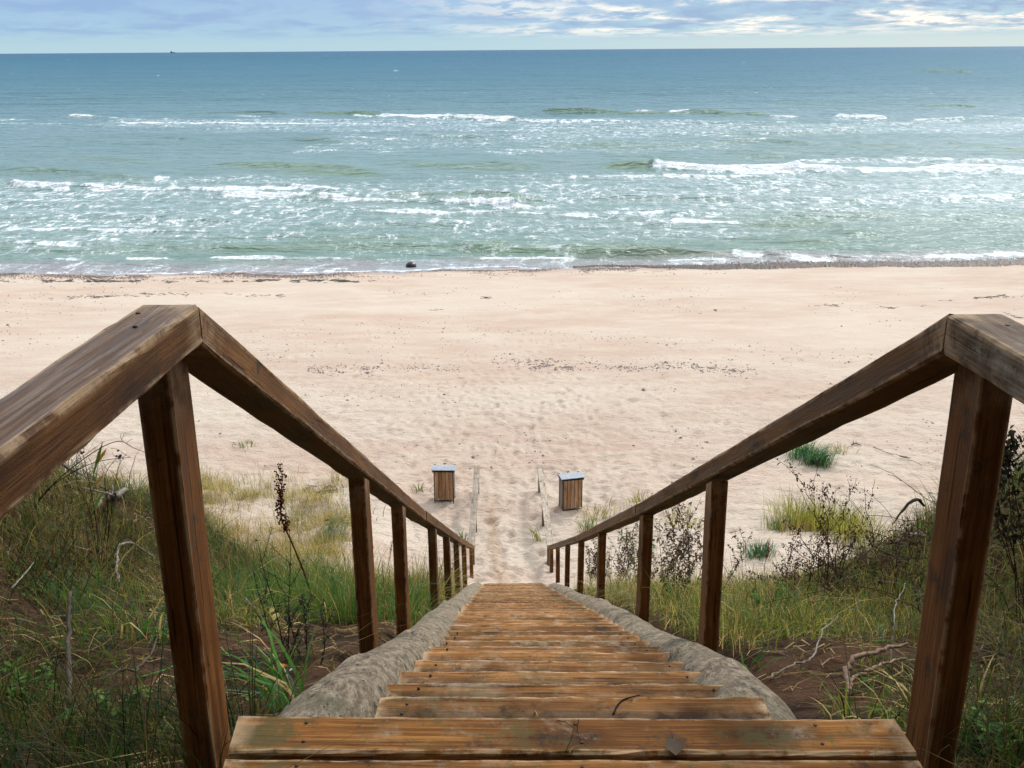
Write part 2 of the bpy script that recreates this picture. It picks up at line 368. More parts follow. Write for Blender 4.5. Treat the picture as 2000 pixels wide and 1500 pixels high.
def sea_mat():
    m, t = new_mat('sea_water')
    P = t.node('ShaderNodeNewGeometry').outputs['Position']; sep = t.node('ShaderNodeSeparateXYZ', {0: P}); X, Y, Z = sep.outputs
    A = lambda n: t.node('ShaderNodeAttribute', attribute_name=n).outputs['Fac']
    foam, green, shal = A('foam'), A('green'), A('shal')
    ly = t.math('LOGARITHM', t.math('MAXIMUM', Y, 1.0), 10.0)            # 1.72 shore .. 2 = 100 m .. 3 = 1 km
    c = t.ramp(t.mr(ly, 1.7, 4.0, 0, 1, False), [(0, (.145, .225, .185)), (.13, (.128, .220, .225)), (.25, (.105, .205, .250)), (.45, (.058, .160, .235)), (.7, (.024, .118, .200)), (1, (.010, .088, .172))])
    pt = t.noise(t.vscale(P, (.012, .05, 1)), 1.0, 4, .6, .4); c = t.mix(t.mr(pt, .42, .66, 0, .45), c, t.vscale(c, (.62, .78, .72)))
    c = t.mix(t.math('MULTIPLY', green, .72), c, (.105, .180, .085))
    c = t.mix(shal, c, (.27, .235, .245))
    # foam lace
    w = t.vscale(t.noise(t.vscale(P, (.55, .30, 1)), 1.0, 5, .65, 0, 1), (2.6, 2.0, 0))
    q = t.vadd(t.vscale(P, (.62, .30, 0)), w)
    d1 = t.vor(q, 1.15, 'DISTANCE_TO_EDGE'); d2 = t.vor(t.vadd(q, (5, 3, 0)), 2.9, 'DISTANCE_TO_EDGE')
    fn = t.noise(t.vscale(P, (1.2, .5, 1)), 1.0, 6, .7); fn2 = t.noise(t.vscale(P, (.10, .16, 1)), 1.0, 4, .6)
    fo = t.math('MULTIPLY', foam, t.mr(fn2, .34, .62, .25, 1.25))
    w1 = t.math('MULTIPLY', fo, t.mr(fn, .40, .66, .0, .23))
    l1 = t.mr(t.math('SUBTRACT', d1, w1), -.06, .025, 1, 0); l2 = t.mr(t.math('SUBTRACT', d2, t.math('MULTIPLY', w1, .55)), -.02, .01, 1, 0)
    lace = t.math('MAXIMUM', l1, t.math('MULTIPLY', l2, .7))
    solid = t.mr(t.math('ADD', foam, t.math('MULTIPLY', t.math('SUBTRACT', fn, .5), 1.7)), .66, .86)
    fm = t.math('MULTIPLY', t.math('MAXIMUM', lace, solid), t.mr(foam, .02, .15))
    haze = t.math('MULTIPLY', t.mr(foam, .03, .7), t.mr(fn, .3, .7, .10, .62))
    c = t.mix(haze, c, (.36, .46, .50)); fcol = t.mix(t.mr(t.noise(t.vscale(P, (3, 1.6, 2)), 1.0, 5, .7), .38, .62), (.50, .57, .62), (.82, .85, .86)); c = t.mix(fm, c, fcol)
    # whitecaps far out
    wc = t.noise(t.vscale(P, (.03, .012, 1)), 1.0, 2, .5); wc2 = t.noise(t.vscale(P, (.35, .12, 1)), 1.0, 4, .65)
    # wave bumps, three scales faded with distance
    b1 = t.noise(t.vscale(P, (1.1, 2.4, 1)), 1.0, 4, .6, .3); b2 = t.noise(t.vscale(P, (.25, .70, 1)), 1.0, 4, .6, .4); b3 = t.noise(t.vscale(P, (.05, .16, 1)), 1.0, 5, .6, .4)
    n = t.bump(b1, .6, .25); n = t.bump(b2, .85, .9, n); n = t.bump(t.math('MULTIPLY', b3, t.mr(ly, 2.0, 2.5)), .75, 4.0, n)
    # water body colour plus a damped mirror of the sky; foam is plain diffuse
    fr = t.node('ShaderNodeFresnel', {'IOR': 1.33, 'Normal': n}).outputs[0]
    fac = t.math('MULTIPLY', t.math('MULTIPLY', fr, t.mr(ly, 1.75, 2.6, .66, .17)), t.mr(fm, 0, 1, 1, .05))
    dif = t.node('ShaderNodeBsdfDiffuse', {'Color': c, 'Normal': n}); gl = t.node('ShaderNodeBsdfGlossy', {'Color': (.92, .96, 1.0), 'Roughness': t.mr(ly, 1.8, 2.8, .18, .38), 'Normal': n})
    mx = t.node('ShaderNodeMixShader', {0: fac, 1: dif.outputs[0], 2: gl.outputs[0]})
    finish(t, mx.outputs[0]); return m
M['sea'] = sea_mat()

# ------------------------------------------------------------------ ground sheet
def axis_pts(segs):
    out = [segs[0][0]]
    for a, b, st in segs:
        n = max(1, int(round((b - a) / st))); out += list(np.linspace(a, b, n + 1)[1:])
    return np.array(out)
def grid_mesh(name, Xg, Yg, Zg):
    ny, nx = Xg.shape; V = np.stack([Xg, Yg, Zg], -1).reshape(-1, 3)
    i = np.arange(ny * nx).reshape(ny, nx); q = np.stack([i[:-1, :-1], i[:-1, 1:], i[1:, 1:], i[1:, :-1]], -1).reshape(-1, 4)
    return np_mesh(name, V, q)
def build_ground():
    xs = axis_pts([(-4000, -500, 700), (-500, -80, 70), (-80, -36, 4), (-36, -12, .2), (-12, -5, .11), (-5, -2.5, .07), (-2.5, 2.8, .045), (2.8, 5, .07), (5, 12, .11), (12, 36, .2), (36, 80, 4), (80, 500, 70), (500, 4000, 700)])
    ys = axis_pts([(-3000, -200, 560), (-200, -14, 12), (-14, -1, .5), (-1, 1, .12), (1, 7, .045), (7, 15, .07), (15, 24, .065), (24, 36, .10), (36, 50, .2), (50, 56, .12), (56, 70, 1), (70, 400, 30)])
    X, Y = np.meshgrid(xs, ys); Z = ground(X, Y)
    trail = np.zeros_like(X)
    # foot prints
    r2 = np.random.default_rng(5); fp = []
    for _ in range(520):
        y = 15.8 + r2.random() ** 1.3 * 17; w = .55 + max(0, y - 18) * .42; x = CX - .1 + r2.normal() * w; fp.append((x, y, r2.uniform(-.5, .5)))
    for _ in range(900): fp.append((r2.uniform(-17, 17), r2.uniform(17, 38), r2.uniform(-1.5, 1.5)))
    for x, y, a in fp:
        i0, i1 = np.searchsorted(ys, [y - .45, y + .45]); j0, j1 = np.searchsorted(xs, [x - .45, x + .45])
        dx = X[i0:i1, j0:j1] - x; dy = Y[i0:i1, j0:j1] - y; u = dx * math.cos(a) + dy * math.sin(a); v = -dx * math.sin(a) + dy * math.cos(a)
        r = (u / .085) ** 2 + (v / .15) ** 2; Z[i0:i1, j0:j1] += -.045 * np.exp(-r) + .014 * np.exp(-(np.sqrt(r) - 1.7) ** 2 * 3)
    # drag marks down the path
    for k, o in enumerate((-.16, -.09, -.03, .05, .11)):
        ty = Y; tx = CX - .10 + .45 * np.sin((ty - 15.5) * .16) * -1 + o + .015 * np.sin(ty * 2 + k)
        m = np.exp(-((X - tx) / .022) ** 2) * ss(Y, 15.4, 15.9) * (1 - ss(Y, 20.5, 22.5)); Z -= .014 * m
    tx = CX - .10 - .45 * np.sin((Y - 15.5) * .16); trail = np.exp(-((X - tx) / .14) ** 2) * ss(Y, 15.3, 15.9) * (1 - ss(Y, 20.5, 23))
    me = grid_mesh('ground', X, Y, Z)
    attr(me, 'soil', zone_soil(X, Y).ravel()); 
    sh = shore(X); attr(me, 'wet', (ss(Y - sh, -1.5 - .5 * vn(X * .5, Y * .3, 8), -.5)).ravel()); attr(me, 'trail', trail.ravel())
    o = link('ground', me, M['ground']); tag(o, kind='structure')
build_ground()

# ------------------------------------------------------------------ sea
def build_sea():
    ys = axis_pts([(50.5, 60, .09), (60, 75, .11), (75, 112, .16), (112, 165, .3), (165, 205, .3), (205, 320, .9)])
    ys = np.concatenate([ys, 320 * np.exp(np.linspace(0, math.log(45000 / 320), 190))[1:]])
    us = axis_pts([(-40, -4, 6), (-4, -.9, .2), (-.9, -.62, .008), (-.62, .62, .00175), (.62, .9, .008), (.9, 4, .2), (4, 40, 6)])
    U, Y = np.meshgrid(us, ys); X = U * Y
    far = ss(Y, 230, 600)
    Z = .05 * fbm(X * .5, Y * 1.1, 3, 201) + .10 * fbm(X * .12, Y * .35, 3, 211) * ss(Y, 55, 75)
    Z += .28 * fbm(X * .045, Y * .14, 3, 221) * ss(Y, 85, 140)
    Z *= ss(Y, 53.2, 60) * .85 + .15
    foam = np.zeros_like(X); green = np.zeros_like(X)
    def uy(px, py): p = at_plane(px, py); return p.x / p.y, p.y
    wv = fbm(X * .12, Y * .02, 3, 231); AMP = .68
    def breaker(x0, y0, x1, y1, amp, fm, trail=6.0, gr=0.0, w=1.6, seed=0, soft=.012, solid=1.0):
        """a wave crest between two photo points: amp crest height, fm foam, trail metres of foam left on the shoreward side"""
        ua, ya = uy(x0, y0); ub, yb = uy(x1, y1)
        r0, r1 = np.searchsorted(ys, [min(ya, yb) - 2.5 * w - 3.5 * trail * bool(fm) - 2 * w, max(ya, yb) + 7 * w]); c0, c1 = np.searchsorted(us, [ua - soft, ub + soft])
        if r1 <= r0 or c1 <= c0: return
        q = (slice(r0, r1), slice(c0, c1)); u_, y_, x_ = U[q], Y[q], X[q]
        env = ss(u_, ua - soft, ua + soft) * (1 - ss(u_, ub - soft, ub + soft))
        xl = us[c0:c1] * (ya + yb) / 2; zz = xl * 0
        mean = .9 * w * fbm(xl * .16, zz, 3, 300 + seed) + .35 * w * fbm(xl * .9, zz, 2, 330 + seed)
        tt = np.clip((us[c0:c1] - ua) / (ub - ua), -.3, 1.3)
        yc = (ya + (yb - ya) * tt + mean)[None]; am = (amp * AMP * (.75 + .5 * vn(xl * .13, zz, 340 + seed)))[None]
        s = y_ - yc
        prof = np.where(s > 0, np.exp(-(s / (w * 2.1)) ** 2), np.exp(-(s / (w * .75)) ** 2)) - .25 * np.exp(-((s + 2.4 * w) / (1.3 * w)) ** 2)
        Z[q] += env * am * prof
        if gr: green[q] = np.maximum(green[q], env * gr * np.exp(-((s + .5 * w) / (.9 * w)) ** 2))
        if fm:
            ed = .5 + .5 * vn(x_ * .55, y_ * .55, 360 + seed)
            hwd = .62 * w * (.25 + ed) * (.15 + .85 * env) * np.clip(.75 + .7 * vn(xl * .33, zz, 350 + seed) + .3 * vn(xl * 1.2, zz, 355 + seed), .12, 1.5)[None]
            solidm = np.exp(-np.clip(np.abs(s + .45 * w) - hwd, 0, 99) ** 2 / (.28 * w * (.3 + hwd / w)) ** 2) * solid
            tr = np.where(s < 0, np.exp(-np.clip(-s, 0, 99) / trail), np.exp(-np.clip(s, 0, 99) / .5)) * .55
            foam[q] = np.maximum(foam[q], env * fm * np.maximum(solidm, tr))
            Z[q] += env * fm * solidm * .06 * np.abs(fbm(x_ * 1.7, y_ * 1.7, 3, 380 + seed))
    def zone(x0, y0, x1, y1, d, soft=.03):
        ua, _ = uy(x0, (y0 + y1) / 2); ub, _ = uy(x1, (y0 + y1) / 2); _, yn = uy((x0 + x1) / 2, y1); _, yf = uy((x0 + x1) / 2, y0)
        k = (yf - yn) * .22
        e = ss(U, ua - soft, ua + soft) * (1 - ss(U, ub - soft, ub + soft)) * ss(Y + k * wv, yn - k, yn + k) * (1 - ss(Y + k * wv, yf - k, yf + k))
        foam[:] = np.maximum(foam, e * d * .86)
    B = breaker
    # outer bar, about 185 m out
    B(-40, 236, 60, 232, .2, .7, 4, 0, 1.4, 1); B(125, 227, 190, 229, .6, 1, 4, .3, 1.8, 2)
    B(225, 236, 520, 234, .35, .75, 12, 0, 1.6, 3, solid=.6); B(460, 226, 515, 229, .3, .8, 5, 0, 1.2, 4)
    B(200, 239, 760, 242, .2, .9, 8, .2, 1.5, 901, .03); B(140, 366, 760, 372, .3, .9, 4, .2, .9, 902, .02); B(560, 384, 850, 396, .3, .9, 3, .3, .8, 903, .02); B(1090, 344, 1500, 346, .25, .85, 4, .2, .9, 904, .02); B(700, 412, 1180, 420, .25, .9, 3, .3, .7, 905, .02); B(0, 445, 420, 452, .2, .85, 3, .2, .6, 906, .02)
    B(560, 234, 700, 238, .3, .75, 8, 0, 1.4, 5); B(600, 221, 745, 223, .9, 0, 0, .95, 2.6, 6); B(690, 224, 730, 226, .7, 1, 3, .4, 1.8, 7, .004)
    B(738, 226, 1010, 236, 1.0, 1.1, 14, .2, 2.6, 8, .006); B(1000, 236, 1260, 238, .5, .95, 22, 0, 3.0, 9, solid=.85)
    B(1060, 219, 1500, 224, 1.0, 0, 0, .8, 2.3, 10); B(1240, 217, 1275, 218, .5, .9, 4, .4, 1.2, 11, .004); B(1305, 219, 1345, 220, .6, 1, 4, .4, 1.6, 12, .004)
    B(1150, 231, 1430, 236, .2, .7, 16, 0, 1.6, 13, solid=.5); B(1505, 227, 1555, 228, .6, 1, 5, .5, 1.6, 14, .004)
    B(1630, 228, 1735, 231, .7, 1.1, 14, .3, 1.8, 15, .005); B(1780, 233, 1885, 234, .6, 1, 12, .3, 1.6, 16, .005); B(1890, 226, 2050, 230, .3, .6, 16, .3, 1.5, 17)
    B(1440, 226, 1500, 224, .6, 0, 0, .5, 2, 18); B(1800, 207, 1910, 210, .8, 0, 0, .8, 2.6, 19); B(1510, 201, 1620, 203, .5, 0, 0, .5, 2.4, 20)
    B(1770, 138, 1900, 141, 1.6, 0, 0, 1, 9, 21); B(380, 219, 560, 222, .5, 0, 0, .5, 2, 22)
    # middle water, low unbroken swells
    for k, (a, b, c, d, gg) in enumerate([(440, 324, 720, 334, 1), (560, 330, 740, 338, 1), (130, 308, 290, 312, .5), (10, 330, 160, 338, .6), (165, 343, 280, 348, .5), (780, 322, 1010, 330, .6), (920, 325, 1060, 326, .6),
            (1060, 284, 1250, 280, .5), (1130, 287, 1480, 276, .7), (1440, 300, 1540, 303, .6), (1350, 262, 1500, 258, .5), (1650, 284, 1760, 287, .8), (1480, 275, 1600, 283, .5), (1850, 280, 1930, 284, .7), (1940, 290, 2040, 296, .9), (1200, 302, 1320, 305, .5),
            (820, 264, 960, 268, .4), (560, 270, 690, 276, .4), (300, 268, 460, 272, .3), (1500, 262, 1700, 258, .5), (1600, 250, 1690, 253, .5)]):
        B(a, b, c, d, .45, 0, 0, gg, 1.9, 30 + k, .03)
    B(720, 296, 800, 297, .1, .6, 3, 0, 1.0, 60, .02); B(1000, 282, 1350, 285, .1, .5, 3, 0, 1.0, 61, .03, .4)
    B(1180, 325, 1280, 328, .9, 0, 0, 1, 1.7, 62, .012)
    B(1272, 327, 1560, 331, .85, 1.1, 9, .25, 1.7, 63, .004); B(1540, 330, 2060, 334, .7, 1.1, 10, 0, 1.9, 64); B(1560, 313, 2060, 318, .4, .9, 8, 0, 1.7, 65, solid=.8)
    B(1280, 343, 1390, 344, .3, .9, 6, 0, 1.1, 66)
    # inner bar, 70-90 m
    B(-40, 363, 15, 358, .5, .0, 0, .7, 1.4, 70); B(22, 362, 140, 368, .7, 1.1, 6, .3, 1.5, 71, .006); B(130, 368, 420, 352, .35, .75, 7, 0, 1.1, 72, solid=.7)
    B(290, 350, 330, 348, .3, .9, 5, 0, 1.0, 73); B(420, 356, 700, 378, .3, .6, 6, 0, 1.0, 74, solid=.6); B(430, 379, 570, 385, .45, 1.0, 4, .2, 1.0, 75, .006); B(570, 386, 830, 380, .3, .75, 4, .4, .9, 76, solid=.6)
    B(760, 380, 1060, 392, .6, 0, 0, .9, 1.2, 77); B(842, 393, 1010, 400, .6, 1.1, 4, .2, 1.1, 78, .005); B(1000, 404, 1090, 408, .45, 1.05, 4, 0, 1.0, 79, .006)
    B(1150, 384, 1680, 392, .3, .65, 5, .25, .9, 80, solid=.55); B(1820, 386, 2040, 382, .4, .9, 4, .2, 1.0, 81)
    B(60, 420, 480, 436, .25, .8, 3, .2, .8, 82, solid=.75); B(620, 440, 820, 436, .2, .7, 3, .2, .7, 83, solid=.6); B(820, 442, 1000, 432, .2, .6, 3, .2, .7, 84, solid=.5)
    B(1200, 426, 1310, 434, .4, .3, 3, .5, .9, 85); B(1310, 434, 1445, 437, .55, 1.05, 3, .2, 1.0, 86, .006); B(1450, 434, 1640, 436, .55, 0, 0, .9, 1.1, 87, .01); B(1500, 425, 1760, 420, .3, 0, 0, .6, .9, 88)
    B(1780, 432, 2040, 420, .3, .6, 3, .7, .8, 89, solid=.5); B(1530, 470, 1640, 474, .3, 0, 0, .6, .8, 90); B(1640, 455, 1720, 460, .3, 0, 0, .4, .8, 91)
    B(-40, 472, 180, 480, .35, .95, 3.5, .3, .7, 92, solid=.9); B(180, 478, 560, 486, .3, 0, 0, .7, .8, 93); B(-30, 485, 300, 490, .2, 0, 0, .5, .7, 94)
    B(560, 480, 1000, 478, .25, .0, 0, .8, .9, 95); B(900, 488, 1290, 492, .3, 0, 0, .9, .8, 96); B(560, 463, 900, 466, .15, .5, 2, .5, .7, 97, solid=.4)
    # shore break
    B(105, 505, 155, 507, .10, .9, .6, 0, .35, 100, .006); B(240, 504, 335, 505, .10, .95, .6, 0, .35, 101, .006); B(410, 504, 560, 506, .12, 1, .7, .1, .4, 102, .006); B(480, 503, 680, 505, .12, .95, .7, .1, .35, 103)
    B(740, 508, 880, 511, .06, .6, .6, 0, .3, 104); B(930, 505, 1120, 502, .2, 1, 1.1, .3, .5, 105, .01); B(1100, 497, 1440, 498, .5, 0, 0, 1, .7, 106, .012); B(1300, 508, 1440, 508, .2, 1, 1.2, .2, .5, 107)
    B(1430, 500, 1492, 503, .35, 1.15, 1.2, .2, .7, 108, .004); B(1492, 501, 1540, 504, .45, .1, 1, .9, .6, 109, .004); B(1540, 500, 1625, 505, .35, 1.1, 1.5, .3, .8, 110, .006); B(1620, 503, 1670, 507, .4, .2, 1, .9, .5, 111, .005)
    B(1660, 507, 1730, 508, .2, .8, 1, .2, .4, 112); B(1715, 505, 1790, 507, .35, .3, 1, .8, .5, 113, .005); B(1790, 504, 2050, 494, .25, 1.1, 1.4, .2, .6, 114)
    # lace left over the bars
    zone(-700, 352, 620, 478, .52); zone(560, 362, 900, 470, .40); zone(830, 345, 1250, 470, .44); zone(1180, 335, 2700, 418, .60); zone(1150, 400, 1480, 465, .46); zone(1480, 400, 2700, 445, .28)
    zone(-700, 228, 420, 262, .12); zone(420, 232, 1000, 256, .42); zone(980, 236, 1460, 272, .50); zone(1440, 236, 2700, 256, .50); zone(1000, 262, 1460, 300, .25); zone(640, 255, 1000, 296, .24)
    zone(640, 470, 1260, 500, .20); zone(900, 340, 1100, 352, .3)
    # loose foam lines drifting over the bars
    for k in range(150):
        zx = [(-40, 560, 360, 475), (300, 900, 365, 470), (840, 1300, 350, 465), (1150, 1700, 340, 420), (1500, 2040, 338, 420), (1180, 1480, 400, 465), (400, 1000, 236, 256), (980, 1450, 238, 275), (1450, 2040, 236, 256), (-40, 420, 228, 262), (600, 1400, 262, 300)][k % 11]
        xx = rng.uniform(zx[0], zx[1]); yy = rng.uniform(zx[2], zx[3]); ll = rng.uniform(40, 190); sc_ = 60 / (yy - 95) ** 1.0
        B(xx - ll / 2, yy, xx + ll / 2, yy + rng.uniform(-3, 5), .10, rng.uniform(.55, .85), 1.2 + 2.5 * sc_, .12, .35 + 1.1 * sc_, 400 + k, .012, solid=rng.uniform(.6, 1.0))
    # a few whitecaps beyond
    B(300, 146, 313, 148, .9, 1.2, 6, 0, 4, 120, .0015); B(767, 138, 782, 139, .9, 1.2, 8, .3, 4, 121, .0015); B(130, 116, 136, 117, 1, 1, 9, 0, 8, 122, .001)
    for k in range(46):
        a = rng.uniform(-20, 2000); b = rng.uniform(102, 200); 
        if a > 1000: b -= 8 * (a - 1000) / 1000
        w = rng.uniform(3, 8); kk = (b - 90) / 60; B(a, b, a + w, b + .3, .2, rng.uniform(.55, .85), 5 / kk, 0, 2.6 / kk, 130 + k, .0012)
    sh = shore(X)
    sw = Y - sh
    # swash: a thin sheet running up the sand
    Z = np.where(sw < 4, Z * ss(sw, -.5, 3.5) + .02, Z)
    lace_sw = (1 - ss(sw, .8, 3.6)) * (.34 + .25 * vn(X * .4, Y * .8, 77))
    rim = np.exp(-((sw + .05 - .25 * vn(X * .5, X * 0, 79)) / .22) ** 2) * (.5 + .5 * ss(vn(X * .22, X * 0, 78), -.5, .3))
    foam[:] = np.maximum(foam, np.maximum(lace_sw, rim * .95) * ss(sw, -1.4, -.2))
    shal = (1 - ss(sw + .8 * vn(X * .2, Y * .2, 80), 1.0, 4.2)) * .8
    me = grid_mesh('sea', X, Y, Z)
    attr(me, 'foam', np.clip(foam, 0, 1.15).ravel()); attr(me, 'green', green.ravel()); attr(me, 'shal', shal.ravel())
    o = link('sea', me, M['sea']); tag(o, kind='structure')
build_sea()

#@@OBJECTS
# ------------------------------------------------------------------ timber
def bar_mesh(name, L, w, h, axis=0, ch=.004, n=12, wob=.0015, shear0=0.0, shear1=0.0, seed=0, endj=0.0, cup=0.0):
    """a board with worn chamfered edges: L along axis, w across, h thick, centred; vertex attribute 'edge' is 1 along its arrises"""
    r = np.random.default_rng(seed); hw, hh = w / 2, h / 2; e = ch * 2.6
    sec = []
    for (ax, az, bx, bz) in ((-hw, hh, hw, hh), (hw, hh, hw, -hh), (hw, -hh, -hw, -hh), (-hw, -hh, -hw, hh)):
        d = np.array([bx - ax, bz - az]); l = np.linalg.norm(d); d = d / l; a = np.array([ax, az])
        sec += [(a + d * ch, 1.), (a + d * e, 0.), (a + d * (l - e), 0.), (a + d * (l - ch), 1.)]
    P = np.array([s[0] for s in sec]); E = np.array([s[1] for s in sec]); k = len(P); V = []; ed = []
    ts = np.linspace(-L / 2, L / 2, n + 1)
    for i, t in enumerate(ts):
        q = P.copy(); q += (r.random((k, 2)) - .5) * wob * 2 * (E[:, None] + .15)
        q[:, 1] += cup * (np.abs(q[:, 0]) / hw) ** 2
        tt = np.full(k, t)
        if i == 0: tt = tt + q[:, 1] * shear0 + (r.random() - .5) * endj * q[:, 0] / hw
        if i == n: tt = tt + q[:, 1] * shear1 + (r.random() - .5) * endj * q[:, 0] / hw
        cols = [None] * 3
        if axis == 0: v = np.c_[tt, q[:, 0], q[:, 1]]
        elif axis == 1: v = np.c_[q[:, 0], tt, q[:, 1]]
        else: v = np.c_[q[:, 0], q[:, 1], tt]
        V.append(v); ed.append(np.maximum(E, 1.0 if i in (0, n) else 0) )
    V = np.concatenate(V); ed = np.concatenate(ed); fs = []
    for i in range(n):
        for j in range(k): fs.append((i * k + j, i * k + (j + 1) % k, (i + 1) * k + (j + 1) % k, (i + 1) * k + j))
    fs.append(tuple(range(k - 1, -1, -1))); fs.append(tuple(n * k + j for j in range(k)))
    me = bpy.data.meshes.new(name); me.from_pydata([tuple(v) for v in V], [], fs); me.update()
    bm = bmesh.new(); bm.from_mesh(me); bmesh.ops.recalc_face_normals(bm, faces=bm.faces); bm.to_mesh(me); bm.free()
    attr(me, 'edge', ed); return me
def beam(name, P0, P1, w, h, mat, parent, n=16, seed=0, ch=.005, plumb=True, wob=.0015):
    """rectangular timber between two points, its ends cut plumb"""
    P0, P1 = Vector(P0), Vector(P1); d = P1 - P0; L = d.length; y = d.normalized(); x = Vector((y.y, -y.x, 0)).normalized(); z = x.cross(y)
    sh = (z.y * math.copysign(1, y.y)) if plumb else 0; hy = math.hypot(y.x, y.y); s = -(math.hypot(z.x, z.y) * (1 if (z.x * y.x + z.y * y.y) > 0 else -1)) / hy if plumb else 0
    me = bar_mesh(name, L, w, h, 1, ch, n, wob, s, s, seed)
    o = link(name, me, mat); o.matrix_world = Matrix.Translation((P0 + P1) / 2) @ Matrix((x, y, z)).transposed().to_4x4()
    o.matrix_basis = Matrix.Translation((P0 + P1) / 2) @ Matrix((x, y, z)).transposed().to_4x4()
    if parent: o.parent = parent; o.matrix_parent_inverse = parent_inv(parent)
    return o
def parent_inv(p):
    return (Matrix.Translation(p.location) @ p.rotation_euler.to_matrix().to_4x4()).inverted()
def adopt(o, p):
    o.parent = p; o.matrix_parent_inverse = parent_inv(p)
def post(name, x, y, ztop, zbot, w, d, mat, parent, rot=0, seed=0, slant=0.0, lean=(0, 0)):
    L = ztop - zbot; me = bar_mesh(name, L, w, d, 2, .004, 8, .001, 0, slant, seed)
    o = link(name, me, mat); adopt(o, parent); o.location = (x, y, (ztop + zbot) / 2); o.rotation_euler = (lean[0], lean[1], rot); return o
GZ = lambda x, y: float(ground(np.array([x]), np.array([y]))[0])

class MB:
    """collects tubes, leaves and ribbons with a colour per vertex into one mesh"""
    def __init__(s): s.v = []; s.f = []; s.c = []
    def tube(s, pts, rad, col, k=5, caps=True):
        pts = [Vector(p) for p in pts]; n = len(pts); b = len(s.v)
        if not isinstance(rad, (list, tuple)): rad = [rad] * n
        up = Vector((.3, .2, 1))
        for i, p in enumerate(pts):
            t = (pts[min(i + 1, n - 1)] - pts[max(i - 1, 0)]).normalized(); a = t.cross(up)
            if a.length < .05: a = t.cross(Vector((1, 0, 0)))
            a.normalize(); c = t.cross(a); 
            for j in range(k):
                th = 2 * math.pi * j / k; s.v.append(p + (a * math.cos(th) + c * math.sin(th)) * rad[i]); s.c.append(col)
        for i in range(n - 1):
            for j in range(k): s.f.append((b + i * k + j, b + i * k + (j + 1) % k, b + (i + 1) * k + (j + 1) % k, b + (i + 1) * k + j))
        if caps: s.f.append(tuple(b + j for j in range(k - 1, -1, -1))); s.f.append(tuple(b + (n - 1) * k + j for j in range(k)))
    def leaf(s, p, d, nrm, L, W, col, bend=.2):
        d = Vector(d).normalized(); a = d.cross(Vector(nrm))
        if a.length < .01: a = d.cross(Vector((1, 0, .3)))
        a.normalize(); n = a.cross(d); b = len(s.v); p = Vector(p)
        for t, w in ((0, .08), (.3, .8), (.65, 1), (1, .0)):
            q = p + d * L * t - n * bend * L * t * t
            if w == 0: s.v.append(q); s.c.append(col)
            else: s.v += [q - a * W * w / 2 + n * W * .08, q + a * W * w / 2 + n * W * .08]; s.c += [col, col]
        s.f += [(b, b + 1, b + 3, b + 2), (b + 2, b + 3, b + 5, b + 4), (b + 4, b + 5, b + 6)]
    def blob(s, p, r, col, rr=None, sq=(1, 1, 1)):
        rr = rr or random; b = len(s.v); p = Vector(p); P = [(0, 0, 1), (.9, 0, .3), (.28, .86, .3), (-.73, .53, .3), (-.73, -.53, .3), (.28, -.86, .3), (.7, .5, -.5), (-.3, .8, -.5), (-.85, 0, -.5), (-.3, -.8, -.5), (.7, -.5, -.5), (0, 0, -1)]
        for q in P: f = r * rr.uniform(.75, 1.2); s.v.append(p + Vector((q[0] * sq[0], q[1] * sq[1], q[2] * sq[2])) * f); s.c.append(col)
        F = [(0, 1, 2), (0, 2, 3), (0, 3, 4), (0, 4, 5), (0, 5, 1), (1, 6, 2), (2, 6, 7), (2, 7, 3), (3, 7, 8), (3, 8, 4), (4, 8, 9), (4, 9, 5), (5, 9, 10), (5, 10, 1), (1, 10, 6), (6, 11, 7), (7, 11, 8), (8, 11, 9), (9, 11, 10), (10, 11, 6)]
        s.f += [tuple(b + i for i in f) for f in F]
    def build(s, name, mat, parent=None, smooth=True, origin=None):
        me = bpy.data.meshes.new(name); o3 = Vector(origin) if origin is not None else (parent.location if parent else Vector((0, 0, 0)))
        me.from_pydata([tuple(v - o3) for v in s.v], [], s.f); me.update(); attr(me, 'col', np.array(s.c, float), 'FLOAT_COLOR'); shade(me, smooth)
        o = link(name, me, mat); 
        if parent: o.parent = parent
        else: o.location = o3
        return o
def jit(c, a=.25): f = random.uniform(1 - a, 1 + a); return tuple(x * f * random.uniform(.93, 1.07) for x in c)

def rail_drop(y): return float(np.interp(y, [-2, 1.97, 2.91, 3.92, 5.0, 6.81, 8.06, 10.64, 17.8], [.52, .497, 1.045, 1.635, 2.25, 3.255, 3.954, 5.384, 9.25]))
def screw_marks(parent, pts):
    for p in pts:
        mb = MB(); mb.tube([Vector(p) - Vector((0, 0, .002)), Vector(p) + Vector((0, 0, .0012))], .0045, (.02, .02, .02), 8)
        o = mb.build('screw', M['nail'], parent)

